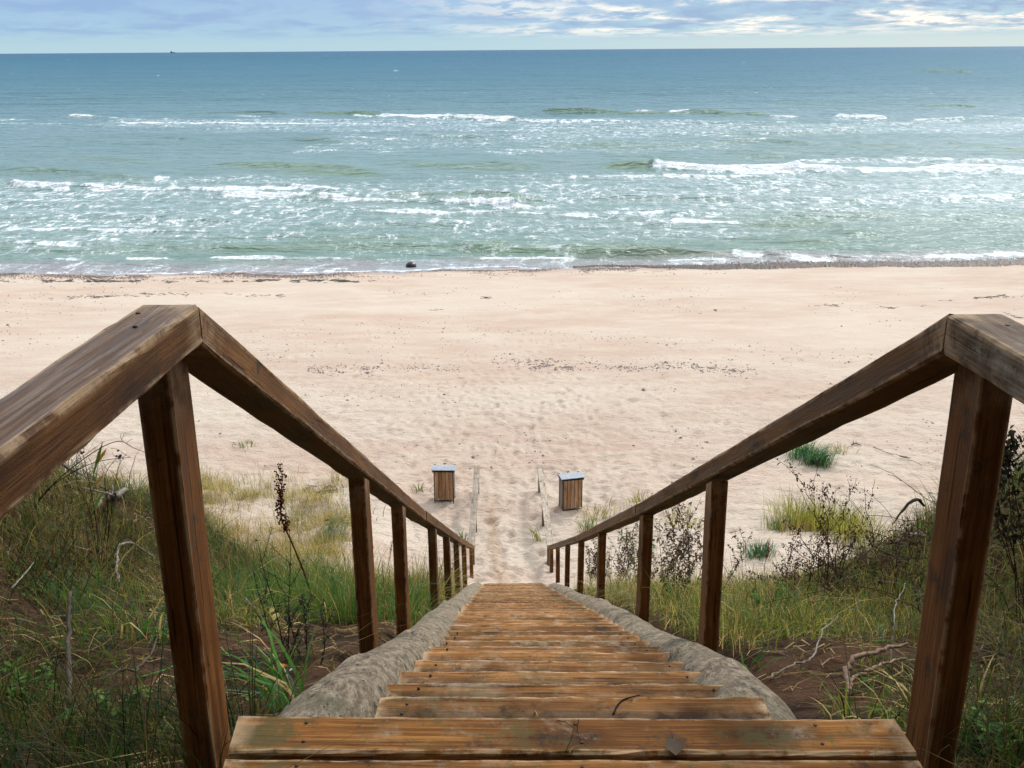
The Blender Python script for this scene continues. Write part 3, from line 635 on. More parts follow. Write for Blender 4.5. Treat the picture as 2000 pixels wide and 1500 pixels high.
TILT = .023                                        # the whole flight leans a little to the right
def handrail(label, xin, sgn, xs_posts, ys_posts, x1, flare, brk):
    t = empty('handrail', (x1, 1.97, HC - 1.7), label, 'handrail', 'handrails of the stairs')
    W = .118; xc = xin + sgn * W / 2
    zt = lambda y: HC - rail_drop(y) - (xc - CX) * TILT
    hU = .083
    xt = x1
    # level part beside the landing
    a = Vector((xt, 1.968, zt(1.97) - hU / 2)); b = Vector((xt - flare * 3.6, -1.6, zt(-1.6) - hU / 2))
    top = beam('rail_beam', b, a, W, hU, M['rail'] if sgn < 0 else M['railgrey'], t, 40, 3 + int(sgn), .006, True, .0022)
    hp = .0745
    ys = [1.972] + brk + [17.75]; 
    for i in range(len(ys) - 1):
        y0, y1 = ys[i], ys[i + 1] - .003
        f = lambda y: np.interp(y, [1.97, 3.2, 18], [xt, xc, xc])
        th = math.atan((rail_drop(y1) - rail_drop(y0)) / (y1 - y0)); vo = hp / 2 / math.cos(th)
        beam('rail_beam', (float(f(y0)), y0, zt(y0) - vo), (float(f(y1)) + .006 * math.sin(i * 3 + sgn), y1, zt(y1) - vo), W, hp, M['rail'], t, 30, 7 + i + int(5 * sgn), .006, True, .0018)
    for i, (px, py) in enumerate(zip(xs_posts, ys_posts)):
        g = GZ(px, py); zb = g - .25
        if i == 0: ztop = zt(1.97) - hU + .001; sl = 0
        else: ztop = zt(py) - .088 ; sl = 0
        # plumb cut top that follows the rail
        w, d = (.070, .125); L = ztop - zb; me = bar_mesh('post', L, w, d, 2, .004, 8, .001, 0, 0 if i == 0 else -SLOPE * 1.03, 31 + i)
        o = link('post', me, M['post']); adopt(o, t); o.location = (px, py, (ztop + zb) / 2)
        o.rotation_euler = (0, R(random.uniform(-.5, .5)) if i else 0, R(random.uniform(-2, 2)) if i else 0)
        # keep the sheared top under the beam
    py = -.9; px = xt - flare * 2.9
    post('post', px, py, zt(py) - hU + .001, GZ(px, py) - .25, .07, .125, M['post'], t)
    return t, top
XL = -.57; XR = .885
hl, _ = handrail('brown stained wooden handrail on square posts along the left side of the stairs', XL, -1, [-.700, -.62, -.62, -.62, -.60, -.615, -.61, -.60], [1.992, 4.02, 5.45, 8.0, 9.7, 12.0, 14.2, 17.0], -.662, .044, [6.9, 12.1])
hr, _ = handrail('brown stained wooden handrail on square posts along the right side of the stairs', XR, 1, [1.011, .94, .945, .94, .94, .95, .95, .94], [1.992, 4.02, 6.0, 8.6, 10.9, 13.3, 15.6, 17.5], .965, -.03, [6.1, 10.8])
screw_marks(hl, [(-.70, 1.90, HC - .4778), (-.672, 1.80, HC - .4778)])
screw_marks(hr, [(.985, 1.88, HC - .5150), (1.02, 1.80, HC - .5150)])

# the staircase
stair = empty('staircase', (CX, 1.97, ZL - .3), 'long flight of worn orange brown plank steps between two grey logs', 'staircase')
def child(name, me, mat, loc, rot=(0, 0, 0), parent=stair):
    o = link(name, me, mat); adopt(o, parent); o.location = loc; o.rotation_euler = rot; return o
y = ST_Y0; k = 0
while y > -1.5:
    x0, x1 = (-.606 + random.uniform(-.006, .006), .908 + random.uniform(-.008, .008)); d = .124
    me = bar_mesh('landing_plank', x1 - x0, d, .045, 0, .005, 30, .0016, 0, 0, 60 + k, .012, -.002)
    o = child('landing_plank', me, M['landing'], ((x0 + x1) / 2, y - d / 2, ZL - .0225 - .004 * (k % 3)), (0, R(1.3), R([.0, .25, -.2][k % 3])))
    if k < 3:
        for sx in (-.45, .17, .72):
            for sy in (-.03, .035):
                mb = MB(); p = Vector((sx + random.uniform(-.01, .01), y - d / 2 + sy, ZL - .004 * (k % 3) - (sx - .15) * TILT)); mb.tube([p - Vector((0, 0, .003)), p + Vector((0, 0, .0007))], .0042, (.02, .02, .02), 8)
                mb.build('screw', M['nail'], stair)
    y -= d + .017; k += 1
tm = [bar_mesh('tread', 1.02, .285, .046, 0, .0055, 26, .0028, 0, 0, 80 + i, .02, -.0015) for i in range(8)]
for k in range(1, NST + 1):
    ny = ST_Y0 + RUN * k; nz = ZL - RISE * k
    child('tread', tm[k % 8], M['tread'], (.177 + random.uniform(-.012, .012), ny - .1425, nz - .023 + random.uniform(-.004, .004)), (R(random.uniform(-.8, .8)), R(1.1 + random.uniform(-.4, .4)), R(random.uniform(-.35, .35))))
for k in range(1, 10):
    ny = ST_Y0 + RUN * k; nz = ZL - RISE * k
    for sx in (-.43, .43):
        for sy in (-.035, -.075):
            p = Vector((.177 + sx + random.uniform(-.012, .012), ny + sy, nz - sx * TILT + .001)); mb = MB(); mb.tube([p - Vector((0, 0, .006)), p + Vector((0, 0, .0015))], .0042, (.02, .02, .02), 7); mb.build('screw', M['nail'], stair)
# bearer under the landing
child('landing_joist', bar_mesh('landing_joist', 1.5, .06, .14, 0, .004, 4), M['post'], (.15, 1.86, ZL - .125)); child('landing_joist', bar_mesh('landing_joist', 1.5, .06, .14, 0, .004, 4), M['post'], (.15, .4, ZL - .125))
def log(xf, dz, rf, y0, y1, seed, knots):
    n, kk = 170, 40; ys = np.linspace(y0, y1, n); th = np.linspace(0, 2 * np.pi, kk, endpoint=False); V = []
    for i, yy in enumerate(ys):
        zc = HC - (ST_D0 + (yy - ST_Y0) * SLOPE) - dz(yy); xc = xf(yy); r = rf(yy)
        e = min(1, (i + .15) / 3, (n - 1 - i + .15) / 5) ; e = math.sqrt(1 - (1 - e) ** 2)
        rr = r * e * (1 + .035 * fbm(np.cos(th) * 1.1 + 5, yy * .8 + np.sin(th) * 1.1, 2, seed)) + .003 * fbm(np.cos(th) * 6 + 9, yy * 3 + np.sin(th) * 4, 2, seed + 7)
        for (ky, ka, kr, kh) in knots:
            da = np.angle(np.exp(1j * (th - ka))); dd = ((yy - ky) / kr) ** 2 + (da * r / kr) ** 2; rr = rr + kh * np.exp(-dd * 1.2) - .6 * kh * np.exp(-dd * 9)
        nrm = np.array([0, SLOPE, 1]) / math.hypot(1, SLOPE)
        V.append(np.c_[xc + rr * np.cos(th), yy + rr * np.sin(th) * nrm[1], zc + rr * np.sin(th) * nrm[2]])
    V = np.concatenate(V); i = np.arange(n * kk).reshape(n, kk); j = np.roll(i, -1, 1); q = np.stack([i[:-1], j[:-1], j[1:], i[1:]], -1).reshape(-1, 4)
    og = np.array(V.mean(0)); me = np_mesh('stringer_log', V - og, q[:, ::-1]); return child('stringer_log', me, M['log'], tuple(og))
log(lambda y: float(np.interp(y, [2, 3, 4, 5, 6, 9, 15.7], [-.535, -.475, -.410, -.410, -.435, -.44, -.43])), lambda y: float(np.interp(y, [1.4, 1.97, 2.4, 3], [.52, .25, .16, .125])) + .012 * math.sin(y * .9) + .18 * max(0, (y - 14.4)), lambda y: np.interp(y, [1.5, 2.6, 4, 8, 15.8], [.160, .155, .145, .148, .15]), 1.45, 15.75, 5,
    [(3.0, 1.9, .05, .02), (3.9, 1.5, .06, .03), (4.0, .9, .05, .03), (5.1, 1.7, .05, .02), (6.8, 1.2, .06, .03), (7.2, 1.7, .06, .035), (9.0, 1.4, .06, .03), (2.5, 1.3, .07, .02)])
log(lambda y: float(np.interp(y, [1.4, 2.2, 3.7, 5.4, 9, 15.7], [.68, .70, .755, .80, .84, .79])) + .012 * math.sin(y * 2.3), lambda y: float(np.interp(y, [1.4, 1.97, 2.4, 3], [.52, .28, .18, .145])) + .012 * math.sin(y * 1.2 + 2) + .14 * max(0, (y - 14.2)), lambda y: np.interp(y, [1.5, 3, 15.7], [.14, .14, .145]), 1.45, 15.65, 15,
    [(2.9, 1.3, .06, .02), (3.4, 1.9, .07, .03), (5.0, 1.5, .06, .02), (7.5, 1.3, .06, .03)])

# weathered boards along the path beyond the stairs
def path_rail(label, xa, xb, pys, seed):
    t = empty('path_rail', (xa, 17.9, GZ(xa, 17.9)), label, 'railing', 'weathered rails beside the sand path')
    za, zb = HC - 9.28, HC - 9.47
    beam('rail_board', (xa, 17.80, za), (xb, 22.3, zb), .135, .045, M['greywood'], t, 14, seed, .004, True, .003)
    for i, py in enumerate(pys):
        f = (py - 17.8) / 4.5; x = xa + (xb - xa) * f; z = za + (zb - za) * f
        post('rail_post', x - .012 * (1 if xa > 0 else -1), py, z - .0235, GZ(x, py) - .3, .07, .11, M['greypost'], t)
path_rail('weathered grey rail on short posts beside the sand path, left of the two', -.62, -.60, (18.1, 19.9, 22.1), 201)
path_rail('weathered grey rail on short posts beside the sand path, right of the two', .935, .905, (18.1, 20.2, 22.1), 202)

# waste bins
def waste_bin(px, py, rz, label):
    p = at(px, py); t = empty('waste_bin', (p.x, p.y, p.z - .065), label, 'waste bin', 'wooden waste bins on the sand', R(rz))
    W, D, H = .45, .32, .74
    def bx(name, sx, sy, sz, x, y, z, mat, axis=2, ch=.003, parent=t):
        L = (sx, sy, sz)[axis]; oth = [s for i, s in enumerate((sx, sy, sz)) if i != axis]
        me = bar_mesh(name, L, oth[0], oth[1], axis, ch, 3, .0006, seed=random.randint(0, 999)); o = link(name, me, mat); o.parent = parent; o.location = (x, y, z); return o
    n = 5; sw = (W - .02) / n
    for s_, yy in ((-1, -D / 2), (1, D / 2)):
        for i in range(n): bx('slat', sw - .010, .018, H - .04 - .01 * random.random(), -W / 2 + .01 + sw * (i + .5), yy, .09 + H / 2, M['slat'])
    m_ = 4; dw = (D - .03) / m_
    for xx in (-W / 2, W / 2):
        for i in range(m_): bx('slat', .018, dw - .009, H - .04, xx, -D / 2 + .015 + dw * (i + .5), .09 + H / 2, M['slatgrey'])
    bx('inner_drum', W - .05, D - .05, H - .1, 0, 0, .08 + H / 2, M['iron'])
    for sx in (-1, 1):
        for sy in (-1, 1): bx('corner_leg', .022, .022, H + .10, sx * (W / 2 - .004), sy * (D / 2 - .004), (H + .08) / 2, M['iron'])
    bx('frame_band', W - .02, .010, .02, 0, -D / 2 - .006, .085, M['iron'], 0, .002)
    # curved zinc lid on dark brackets
    LW, LD = W + .11, D + .08; zt = H + .115; n = 10; V = []; Fc = []
    for i in range(n + 1):
        a = -1 + 2 * i / n; yy = a * LD / 2; zz = zt + .04 * (1 - a * a) - .02 * a
        for xx in (-LW / 2, LW / 2): V += [(xx, yy, zz), (xx, yy, zz - .012)]
    for i in range(n):
        b = i * 4; c = b + 4; Fc += [(b, b + 2, c + 2, c), (b + 3, b + 1, c + 1, c + 3), (b + 1, b, c, c + 1), (b + 2, b + 3, c + 3, c + 2)]
    Fc += [(1, 3, 2, 0), (n * 4, n * 4 + 2, n * 4 + 3, n * 4 + 1)]
    me = bpy.data.meshes.new('lid'); me.from_pydata(V, [], Fc); me.update(); ld = link('lid', me, M['zinc'], t)
    for sx in (-1, 1): bx('lid_bracket', .05, D + .06, .05, sx * (W / 2 + .01), 0, H + .095, M['iron'], 1, .002)
    bx('lid_hinge', .06, .02, .02, 0, D / 2 + .05, zt + .01, M['iron'], 0, .002, ld)
waste_bin(869, 974, -3, 'slatted waste bin with zinc lid, left of the sand path')
waste_bin(1114, 991, 13, 'slatted waste bin with zinc lid and grey side, right of the sand path')

# dark stone in the swash and a ship on the horizon
p = at(803, 524); mb = MB(); r2 = random.Random(3)
V = []; n1, n2 = 12, 18
th = np.linspace(.05, np.pi - .05, n1)[:, None]; ph = np.linspace(0, 2 * np.pi, n2, endpoint=False)[None]
rr = .26 * (1 + .16 * fbm(np.cos(ph) * 1.5 + 3 + 0 * th, th * 1.3 + np.sin(ph), 3, 9)); X_ = rr * np.sin(th) * np.cos(ph) * 1.15; Y_ = rr * np.sin(th) * np.sin(ph); Z_ = rr * np.cos(th) * .95 + .12
i = np.arange(n1 * n2).reshape(n1, n2); j = np.roll(i, -1, 1); q = np.stack([i[:-1], i[1:], j[1:], j[:-1]], -1).reshape(-1, 4)
o = link('boulder', np_mesh('boulder', np.stack([X_, Y_, Z_], -1).reshape(-1, 3), q), M['boulder']); o.location = p
tag(o, 'dark round wet boulder sitting at the edge of the water', 'boulder')
SD = 14000.; d = ray(337, 101); sx = d[0] / d[1] * SD
t = empty('cargo_ship', (sx, SD, 0), 'tiny dark ship far off on the horizon', 'ship')
mb = MB(); hull = [(-30, -5), (-26, -6.5), (22, -6.5), (31, 0), (22, 6.5), (-26, 6.5), (-30, 5)]
b = 0
for z, s in ((-2, .92), (10, 1.0)):
    for (x, y) in hull: mb.v.append(Vector((sx + x * s, SD + y * s, z))); mb.c.append((.05, .05, .08))
nh = len(hull); mb.f += [(i, (i + 1) % nh, nh + (i + 1) % nh, nh + i) for i in range(nh)] + [tuple(range(nh - 1, -1, -1)), tuple(range(nh, 2 * nh))]
mb.build('hull', M['ship'], t, False)
def boxv(mb, x0, x1, y0, y1, z0, z1):
    b = len(mb.v)
    for z in (z0, z1):
        for x, y in ((x0, y0), (x1, y0), (x1, y1), (x0, y1)): mb.v.append(Vector((x, y, z))); mb.c.append((.1, .1, .1))
    mb.f += [(b, b + 3, b + 2, b + 1), (b + 4, b + 5, b + 6, b + 7)] + [(b + i, b + (i + 1) % 4, b + 4 + (i + 1) % 4, b + 4 + i) for i in range(4)]
mb = MB(); boxv(mb, sx - 24, sx - 10, SD - 5, SD + 5, 9.9, 24); boxv(mb, sx - 20, sx - 15, SD - 2, SD + 2, 24, 29); mb.build('superstructure', M['shipw'], t, False)
mb = MB(); mb.tube([(sx + 12, SD, 10), (sx + 12, SD, 22)], .8, (.1, .1, .1)); mb.build('mast', M['shipw'], t)

# ------------------------------------------------------------------ grass (uncountable)
def blades(P, H, L, W, B, C, name, segs=(0, .3, .62, .85, 1)):
    """P base, H heading, L length, W width, B bend 0..1.5, C colour"""
    n = len(P); hx, hy = np.cos(H), np.sin(H); pxv, pyv = -hy, hx; V = []; K = len(segs)
    tw = rng.uniform(-1, 1, n)
    for t in segs:
        hor = L * B * .75 * t ** 1.7; ver = L * (t - .52 * np.clip(B, 0, 1.4) * t ** 2.2); c = np.c_[P[:, 0] + hx * hor, P[:, 1] + hy * hor, P[:, 2] + ver]
        w = W * (1 - t ** 2) * .5; a = tw * .9; dx = (pxv * np.cos(a) + hx * np.sin(a)) * w; dy = (pyv * np.cos(a) + hy * np.sin(a)) * w
        if t < 1: V += [c - np.c_[dx, dy, 0 * w], c + np.c_[dx, dy, 0 * w]]
        else: V.append(c)
    m = len(V); V = np.stack(V, 1).reshape(-1, 3); b = (np.arange(n) * m)[:, None]
    q = np.concatenate([b + np.array([[2 * k, 2 * k + 1, 2 * k + 3, 2 * k + 2]]) for k in range(K - 2)]); tr = b + np.array([[m - 3, m - 2, m - 1]])
    me = np_mesh(name, V, q, tr); 
    cc = np.repeat(C, m, 0); attr(me, 'col', cc, 'FLOAT_COLOR'); return me
GREEN = np.array((.065, .165, .030)); DGREEN = np.array((.022, .055, .016)); OLIVE = np.array((.135, .145, .036)); STRAW = np.array((.50, .38, .16)); LIME = np.array((.24, .25, .045)); BROWN = np.array((.13, .080, .040)); BLUEG = np.array((.085, .165, .115)); DSTRAW = np.array((.27, .19, .085))
def pick(w, names):
    """w: n x k weights"""
    w = np.clip(w, 0, None) + 1e-9; w = w / w.sum(1, keepdims=True); cu = w.cumsum(1); r = rng.random((len(w), 1)); i = np.clip((r > cu).sum(1), 0, len(names) - 1)
    c = np.array(names)[i]; return c * rng.uniform(.7, 1.35, (len(c), 1)) * rng.uniform(.9, 1.1, (len(c), 3)), i
def clear(X, Y):
    return ~((X > CX - .80) & (X < CX + .86) & (Y > .8) & (Y < 16.2)) & ~((X > -.75) & (X < 1.1) & (Y <= 1.0)) & ~((X > -.75) & (X < 1.05) & (Y > 15.5))
def grass_field(x0, x1, y0, y1, n, wscale, lscale, csize=.13, per=42):
    nc = n // per; cX = rng.uniform(x0, x1, nc); cY = rng.uniform(y0, y1, nc); r_ = rng.uniform(.5, 1.5, nc) * csize
    # clump by clump: density, colour family, height, sprawl
    so = zone_soil(cX, cY); n1 = fbm(cX * .8, cY * .8, 3, 401); n2 = fbm(cX * 2.2, cY * 2.2, 2, 411); n3 = fbm(cX * .35, cY * .35, 2, 421)
    left = cX < CX
    lim = np.where(left, 14.6 + 8.2 * ss(-cX, 1.6, 4.2) + 1.5 * ss(-cX, 5, 9), 13.6 + 1.2 * ss(cX, 2, 5)); dune = ss(cY, 11.5, 13.5) * (1 - ss(cY + 1.8 * n3, lim - 2.4, lim + .4))
    d = np.maximum(so, dune * np.where(left, 1.0, .40)) * ss(n1 + .55 * n2 + .5, -.12, .35)
    d = np.where(dune > so, d * np.where(left, ss(n2 + n1, -.9, -.1), ss(n2 + n1, -.15, .3)), d)
    L_side = ~left; bankl = ss(-cX, 1.75, 2.3) * ss(cY, 1, 2); bankr = ss(cX, 2.1, 2.7) * ss(cY, 1, 2)
    soil_l = left & (cX > -1.55) & (cY > 2.6) & (cY < 6.6); d = np.where(soil_l, d * (.07 + .93 * ss(cY + .6 * n2, 5.4, 6.4)), d)
    e = ((cX + 2.0) / .26) ** 2 + ((cY - 4.1) / .8) ** 2; d = np.where(e < 1, d * .12, d)
    d = np.where(~left & (cX < 2.2) & (cY > 1.2) & (cY < 4.6), d * (.05 + .95 * ss(cY + .5 * n2 + .25 * (cX - 1), 3.9, 4.9)), d)
    d = np.where(L_side & (cY > 8.5) & (cX < 5), d * .55, d)
    d = np.where((cY < 2.7) & (np.abs(cX - CX) > .95), np.maximum(d, .8), d)
    keep = rng.random(nc) < d; cX, cY, r_, n1, n2, left, bankl, bankr = (a[keep] for a in (cX, cY, r_, n1, n2, left, bankl, bankr)); nc = len(cX)
    vivid = np.where(left, ss(cY, 5.4, 6.2) * (1 - ss(cY + 1.2 * n1, 8.2, 10.5)) * (1 - bankl * .8), ss(cY, 4, 5) * (1 - ss(cY, 6, 8)) * .25)
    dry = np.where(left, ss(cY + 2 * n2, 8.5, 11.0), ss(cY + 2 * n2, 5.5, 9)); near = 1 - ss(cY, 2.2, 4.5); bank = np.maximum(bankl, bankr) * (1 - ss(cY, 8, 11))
    green = ss(n1 + .3 * n2, -.25, .3) * np.where(left, 1, .4); L_ = ~left
    dl = dry * left; w = np.stack([(.5 * green + .2) * (1 - .8 * dl) + 2.2 * vivid, .5 * near + .6 * bank + .1, (.55 + L_ * 1.0) * (1 - .6 * dl), .12 + 1.6 * dry + 2.2 * dl * (1 - bank) + L_ * .45 * (1 - near), .12 + .5 * dry + L_ * .25, .30 * (1 - vivid) + .3 * near + 1.0 * bank, .06 + .12 * dry, .32 + .4 * dry + .5 * bank], 1)
    w = w * rng.gamma(.9, 1, w.shape)                                  # every clump has its own mix
    m = rng.integers(per // 3, per * 5 // 3, nc); ci = np.repeat(np.arange(nc), m); N = len(ci)
    q = rng.normal(0, 1, (N, 2)) * r_[ci][:, None]; X = cX[ci] + q[:, 0]; Y = cY[ci] + q[:, 1]; k = clear(X, Y); X, Y, ci, q = X[k], Y[k], ci[k], q[k]; N = len(X)
    C, idx = pick(w[ci] + .04, [GREEN, DGREEN, OLIVE, STRAW, LIME, BROWN, BLUEG, DSTRAW])
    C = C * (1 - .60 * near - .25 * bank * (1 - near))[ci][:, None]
    cl = rng.uniform(.6, 1.35, nc) * (.19 + .12 * vivid + .17 * dry * (1 - bank) + .14 * (1 - ss(cY, 1.8, 2.8)) + .05 * bank); cb = rng.uniform(.35, 1.25, nc) + .25 * bank
    L = rng.gamma(6, 1 / 6., N) * cl[ci] * lscale * np.where(L_ & (cY > 8), .72, 1)[ci]; B = np.clip(cb[ci] * rng.uniform(.4, 1.5, N), .05, 1.7)
    H = np.arctan2(q[:, 1], q[:, 0]) + rng.normal(0, .9, N); wind = rng.random(N) < .35; H = np.where(wind, 4.0 + rng.normal(0, .5, N), H)
    W = rng.uniform(.6, 1.4, N) * wscale * (1 + .3 * (idx == 6)) * np.where((idx == 5), .7, 1)
    return np.c_[X, Y, ground(X, Y) - .012], H, L, W, B, C
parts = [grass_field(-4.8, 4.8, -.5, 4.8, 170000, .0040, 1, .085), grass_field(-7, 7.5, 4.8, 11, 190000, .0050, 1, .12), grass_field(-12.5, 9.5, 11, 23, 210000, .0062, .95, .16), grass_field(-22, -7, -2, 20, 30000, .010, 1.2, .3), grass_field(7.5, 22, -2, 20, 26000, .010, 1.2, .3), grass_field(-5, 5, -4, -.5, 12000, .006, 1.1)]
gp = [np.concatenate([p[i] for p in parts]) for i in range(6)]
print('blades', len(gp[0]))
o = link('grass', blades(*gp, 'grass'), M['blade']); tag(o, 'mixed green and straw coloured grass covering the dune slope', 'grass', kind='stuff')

# dry litter lying on the soil
n = 34000; X = rng.uniform(-5.5, 5.5, n); Y = rng.uniform(.2, 13, n) ** 1.0; k = clear(X, Y) & (rng.random(n) < zone_soil(X, Y)); X, Y = X[k], Y[k]; n = len(X)
P = np.c_[X, Y, ground(X, Y) + .006]; a = rng.uniform(0, 2 * np.pi, n); L = rng.gamma(4, .022, n) + .02; W = rng.uniform(.0018, .005, n) * (1 + Y * .10)
d = np.c_[np.cos(a), np.sin(a)] * L[:, None]; s = np.c_[-np.sin(a), np.cos(a)] * W[:, None] * .5; mid = P[:, :2] + d * .5 + s * rng.uniform(-14, 14, (n, 1)); end = P[:, :2] + d
zm = ground(mid[:, 0], mid[:, 1]) + rng.uniform(.004, .03, n); ze = ground(end[:, 0], end[:, 1]) + rng.uniform(0, .03, n)
V = np.stack([np.c_[P[:, :2] - s, P[:, 2]], np.c_[P[:, :2] + s, P[:, 2] + .002], np.c_[mid - s, zm], np.c_[mid + s, zm + .002], np.c_[end - s * .5, ze], np.c_[end + s * .5, ze + .002]], 1).reshape(-1, 3)
b = (np.arange(n) * 6)[:, None]; me = np_mesh('litter', V, np.concatenate([b + [[0, 1, 3, 2]], b + [[2, 3, 5, 4]]])); C, _ = pick(np.tile([.4, .5, .35, .22, .08], (n, 1)), [DSTRAW * .8, BROWN, BROWN * .5, STRAW * .75, GREEN])
attr(me, 'col', np.repeat(C, 6, 0), 'FLOAT_COLOR'); o = link('plant_litter', me, M['leaf']); tag(o, 'dry stalks and needles strewn over the dark soil', 'litter', kind='stuff')

# ------------------------------------------------------------------ single tufts
def tuft(p, n, L, W, cols, label, name='grass_tuft', cat='grass tuft', spread=.12, lean=(0, 0), bend=(.3, 1.2), group=None, dome=0.0):
    q = rng.normal(0, spread, (n, 2)); X = p.x + q[:, 0]; Y = p.y + q[:, 1]; Z = ground(X, Y) - .01
    H = np.arctan2(q[:, 1] + lean[1], q[:, 0] + lean[0]) + rng.normal(0, .6, n); C = np.array([cols[i] for i in rng.integers(0, len(cols), n)]) * rng.uniform(.7, 1.3, (n, 1))
    me = blades(np.c_[X - p.x, Y - p.y, Z - p.z], H, L * rng.uniform(.55, 1.1, n), W * rng.uniform(.7, 1.3, n), rng.uniform(*bend, n), C, name)
    o = link(name, me, M['blade']); o.location = p; tag(o, label, cat, group); return o
g = 'lyme grass tufts on the sand'
BG = [BLUEG * 1.0, BLUEG * .75, GREEN * .9, BLUEG * 1.3]; LM = [LIME, LIME * 1.2, STRAW, OLIVE, GREEN]
tuft(at(1565, 890), 260, .72, .017, [BLUEG * 1.5, GREEN * 1.4, BLUEG], 'dense blue green grass tuft standing alone on open sand at right', spread=.17, lean=(.2, -.3), group=g)
tuft(at(1598, 905), 380, .75, .017, [BLUEG * 1.5, GREEN * 1.4, BLUEG], 'right half of the lone blue green grass clump, drooping downhill', spread=.16, lean=(.3, -.5), group=g, bend=(.35, 1.15))
tuft(at(1482, 1082), 240, .42, .013, BG, 'spiky blue green grass tuft on sand right of the second right post', spread=.13, group=g, bend=(.1, 1.0))
tuft(at(1520, 1035), 150, .40, .012, [GREEN, LIME, BLUEG], 'small green tuft on sand beside the large yellow green clump', spread=.12, group=g, bend=(.1, .9))
tuft(at(1150, 1040), 90, .5, .014, [OLIVE * 1.3, LIME, GREEN], 'small olive tuft touching the right weathered path rail', spread=.10, group=g)
tuft(at(1050, 1055), 26, .6, .014, [OLIVE * 1.3, LIME], 'thin arching tuft inside the path at the right weathered rail', spread=.05, lean=(-.3, 0), group=g)
tuft(at(1165, 1010), 110, .35, .013, [OLIVE * 1.4, LIME, STRAW], 'low yellowish tuft in front of the right waste bin', spread=.22, group=g)
tuft(at(640, 1056), 150, .55, .014, [BLUEG, BLUEG * 1.3], 'blue green tuft bending over in the straw coloured grass left of the second left post', spread=.14, lean=(.5, 0), group=g, bend=(.7, 1.5))
tuft(at(820, 960), 30, .35, .014, [OLIVE * 1.3, GREEN], 'sparse small tuft on sand left of the left waste bin', spread=.07, group=g)
tuft(at(480, 872), 50, .25, .016, [OLIVE * 1.6, GREEN], 'faint small tuft alone on the beach beneath the left sloping rail', spread=.14, group=g)
tuft(at(1640, 880), 60, .3, .013, [LIME, STRAW], 'thin yellow sprigs just right of the lone blue green clump', spread=.12, group=g)
tuft(at(905, 1062), 60, .4, .013, [GREEN, OLIVE], 'green tuft at the foot of the left handrail', spread=.1, group=g)
tuft(at(1255, 985), 120, .4, .013, [LIME, STRAW, OLIVE * 1.3], 'yellow green tuft showing just above the right sloping rail', spread=.2, group=g)
tuft(at(1335, 1020), 120, .45, .013, [STRAW, LIME, OLIVE], 'pale straw tuft on sand between the second and third right posts', spread=.25, group=g)
tuft(at(700, 1010), 60, .45, .012, [STRAW, OLIVE, GREEN], 'sparse straw tuft on sand just right of the second left post', spread=.2, group=g)
for k, (px, py, sp, n) in enumerate([(1560, 1025, .28, 420), (1610, 1035, .32, 620), (1660, 1045, .28, 420)]):
    tuft(at(px, py), n, .78, .011, [LIME * 1.3, LIME * 1.5, STRAW, OLIVE * 1.3, LIME], ['yellow green grass clump behind the dry shrub, its left part', 'yellow green grass clump behind the dry shrub, its tall middle', 'yellow green grass clump behind the dry shrub, its right part'][k], spread=sp, group='yellow green grass clumps', bend=(.1, .9))
tuft(at(1545, 1045), 60, .5, .010, [STRAW, DSTRAW], 'tall straw stems left of the yellow green clump', spread=.2, group='yellow green grass clumps', bend=(.02, .3))
# broad blades in the foreground
tuft(at(555, 1385), 34, .46, .012, [GREEN * .9, BLUEG * .9, GREEN * 1.2, STRAW], 'arching long bladed grass beside the upper end of the left log', spread=.04, lean=(-.35, .1), bend=(.6, 1.35))
tuft(at(300, 1255), 26, .40, .011, [BLUEG, GREEN, STRAW], 'pale green arching grass on the left bank against the big post', spread=.05, lean=(.4, -.1), bend=(.5, 1.3))
tuft(at(150, 1180), 120, .32, .006, [GREEN, GREEN * 1.2, BLUEG], 'bright green grass tuft on the left bank', spread=.12)
tuft(at(1690, 1405), 34, .16, .009, [GREEN, LIME, STRAW], 'small green seedling tuft on the soil by the right big post', spread=.06, bend=(.3, 1.2))
tuft(at(1462, 1308), 10, .12, .012, [GREEN, GREEN * 1.2], 'tiny bright green sprout on soil beside the right log', spread=.02)
tuft(at(1880, 1440), 120, .30, .008, [GREEN, OLIVE, STRAW], 'green and yellow grass tuft at the outer foot of the right big post', spread=.1, bend=(.5, 1.3))
# ------------------------------------------------------------------ single plants, branches and debris
RED = (.115, .026, .015); DARK = (.022, .020, .014); DKBR = (.085, .045, .025); LGR = (.05, .13, .025); DLG = (.022, .045, .018); TAN = (.28, .19, .09)
def curve(p, d, L, n=8, bend=(0, 0, 0), wob=.02):
    pts = [Vector(p)]; d = Vector(d).normalized()
    for i in range(n):
        d = (d + Vector(bend) / n + Vector((random.gauss(0, wob), random.gauss(0, wob), random.gauss(0, wob)))).normalized(); pts.append(pts[-1] + d * L / n)
    return pts
def through(base, pxs, Y):
    """stem points: the base on the ground, then photo points all standing at distance Y"""
    return [Vector(base)] + [at_y(a, b, Y + o) for a, b, o in pxs]
def smooth_pts(P, m=5):
    out = []
    for i in range(len(P) - 1):
        p0 = P[max(i - 1, 0)]; p1 = P[i]; p2 = P[i + 1]; p3 = P[min(i + 2, len(P) - 1)]
        for k in range(m):
            t = k / m; out.append(.5 * ((2 * p1) + (p2 - p0) * t + (2 * p0 - 5 * p1 + 4 * p2 - p3) * t * t + (3 * p1 - p0 - 3 * p2 + p3) * t ** 3))
    return out + [P[-1]]
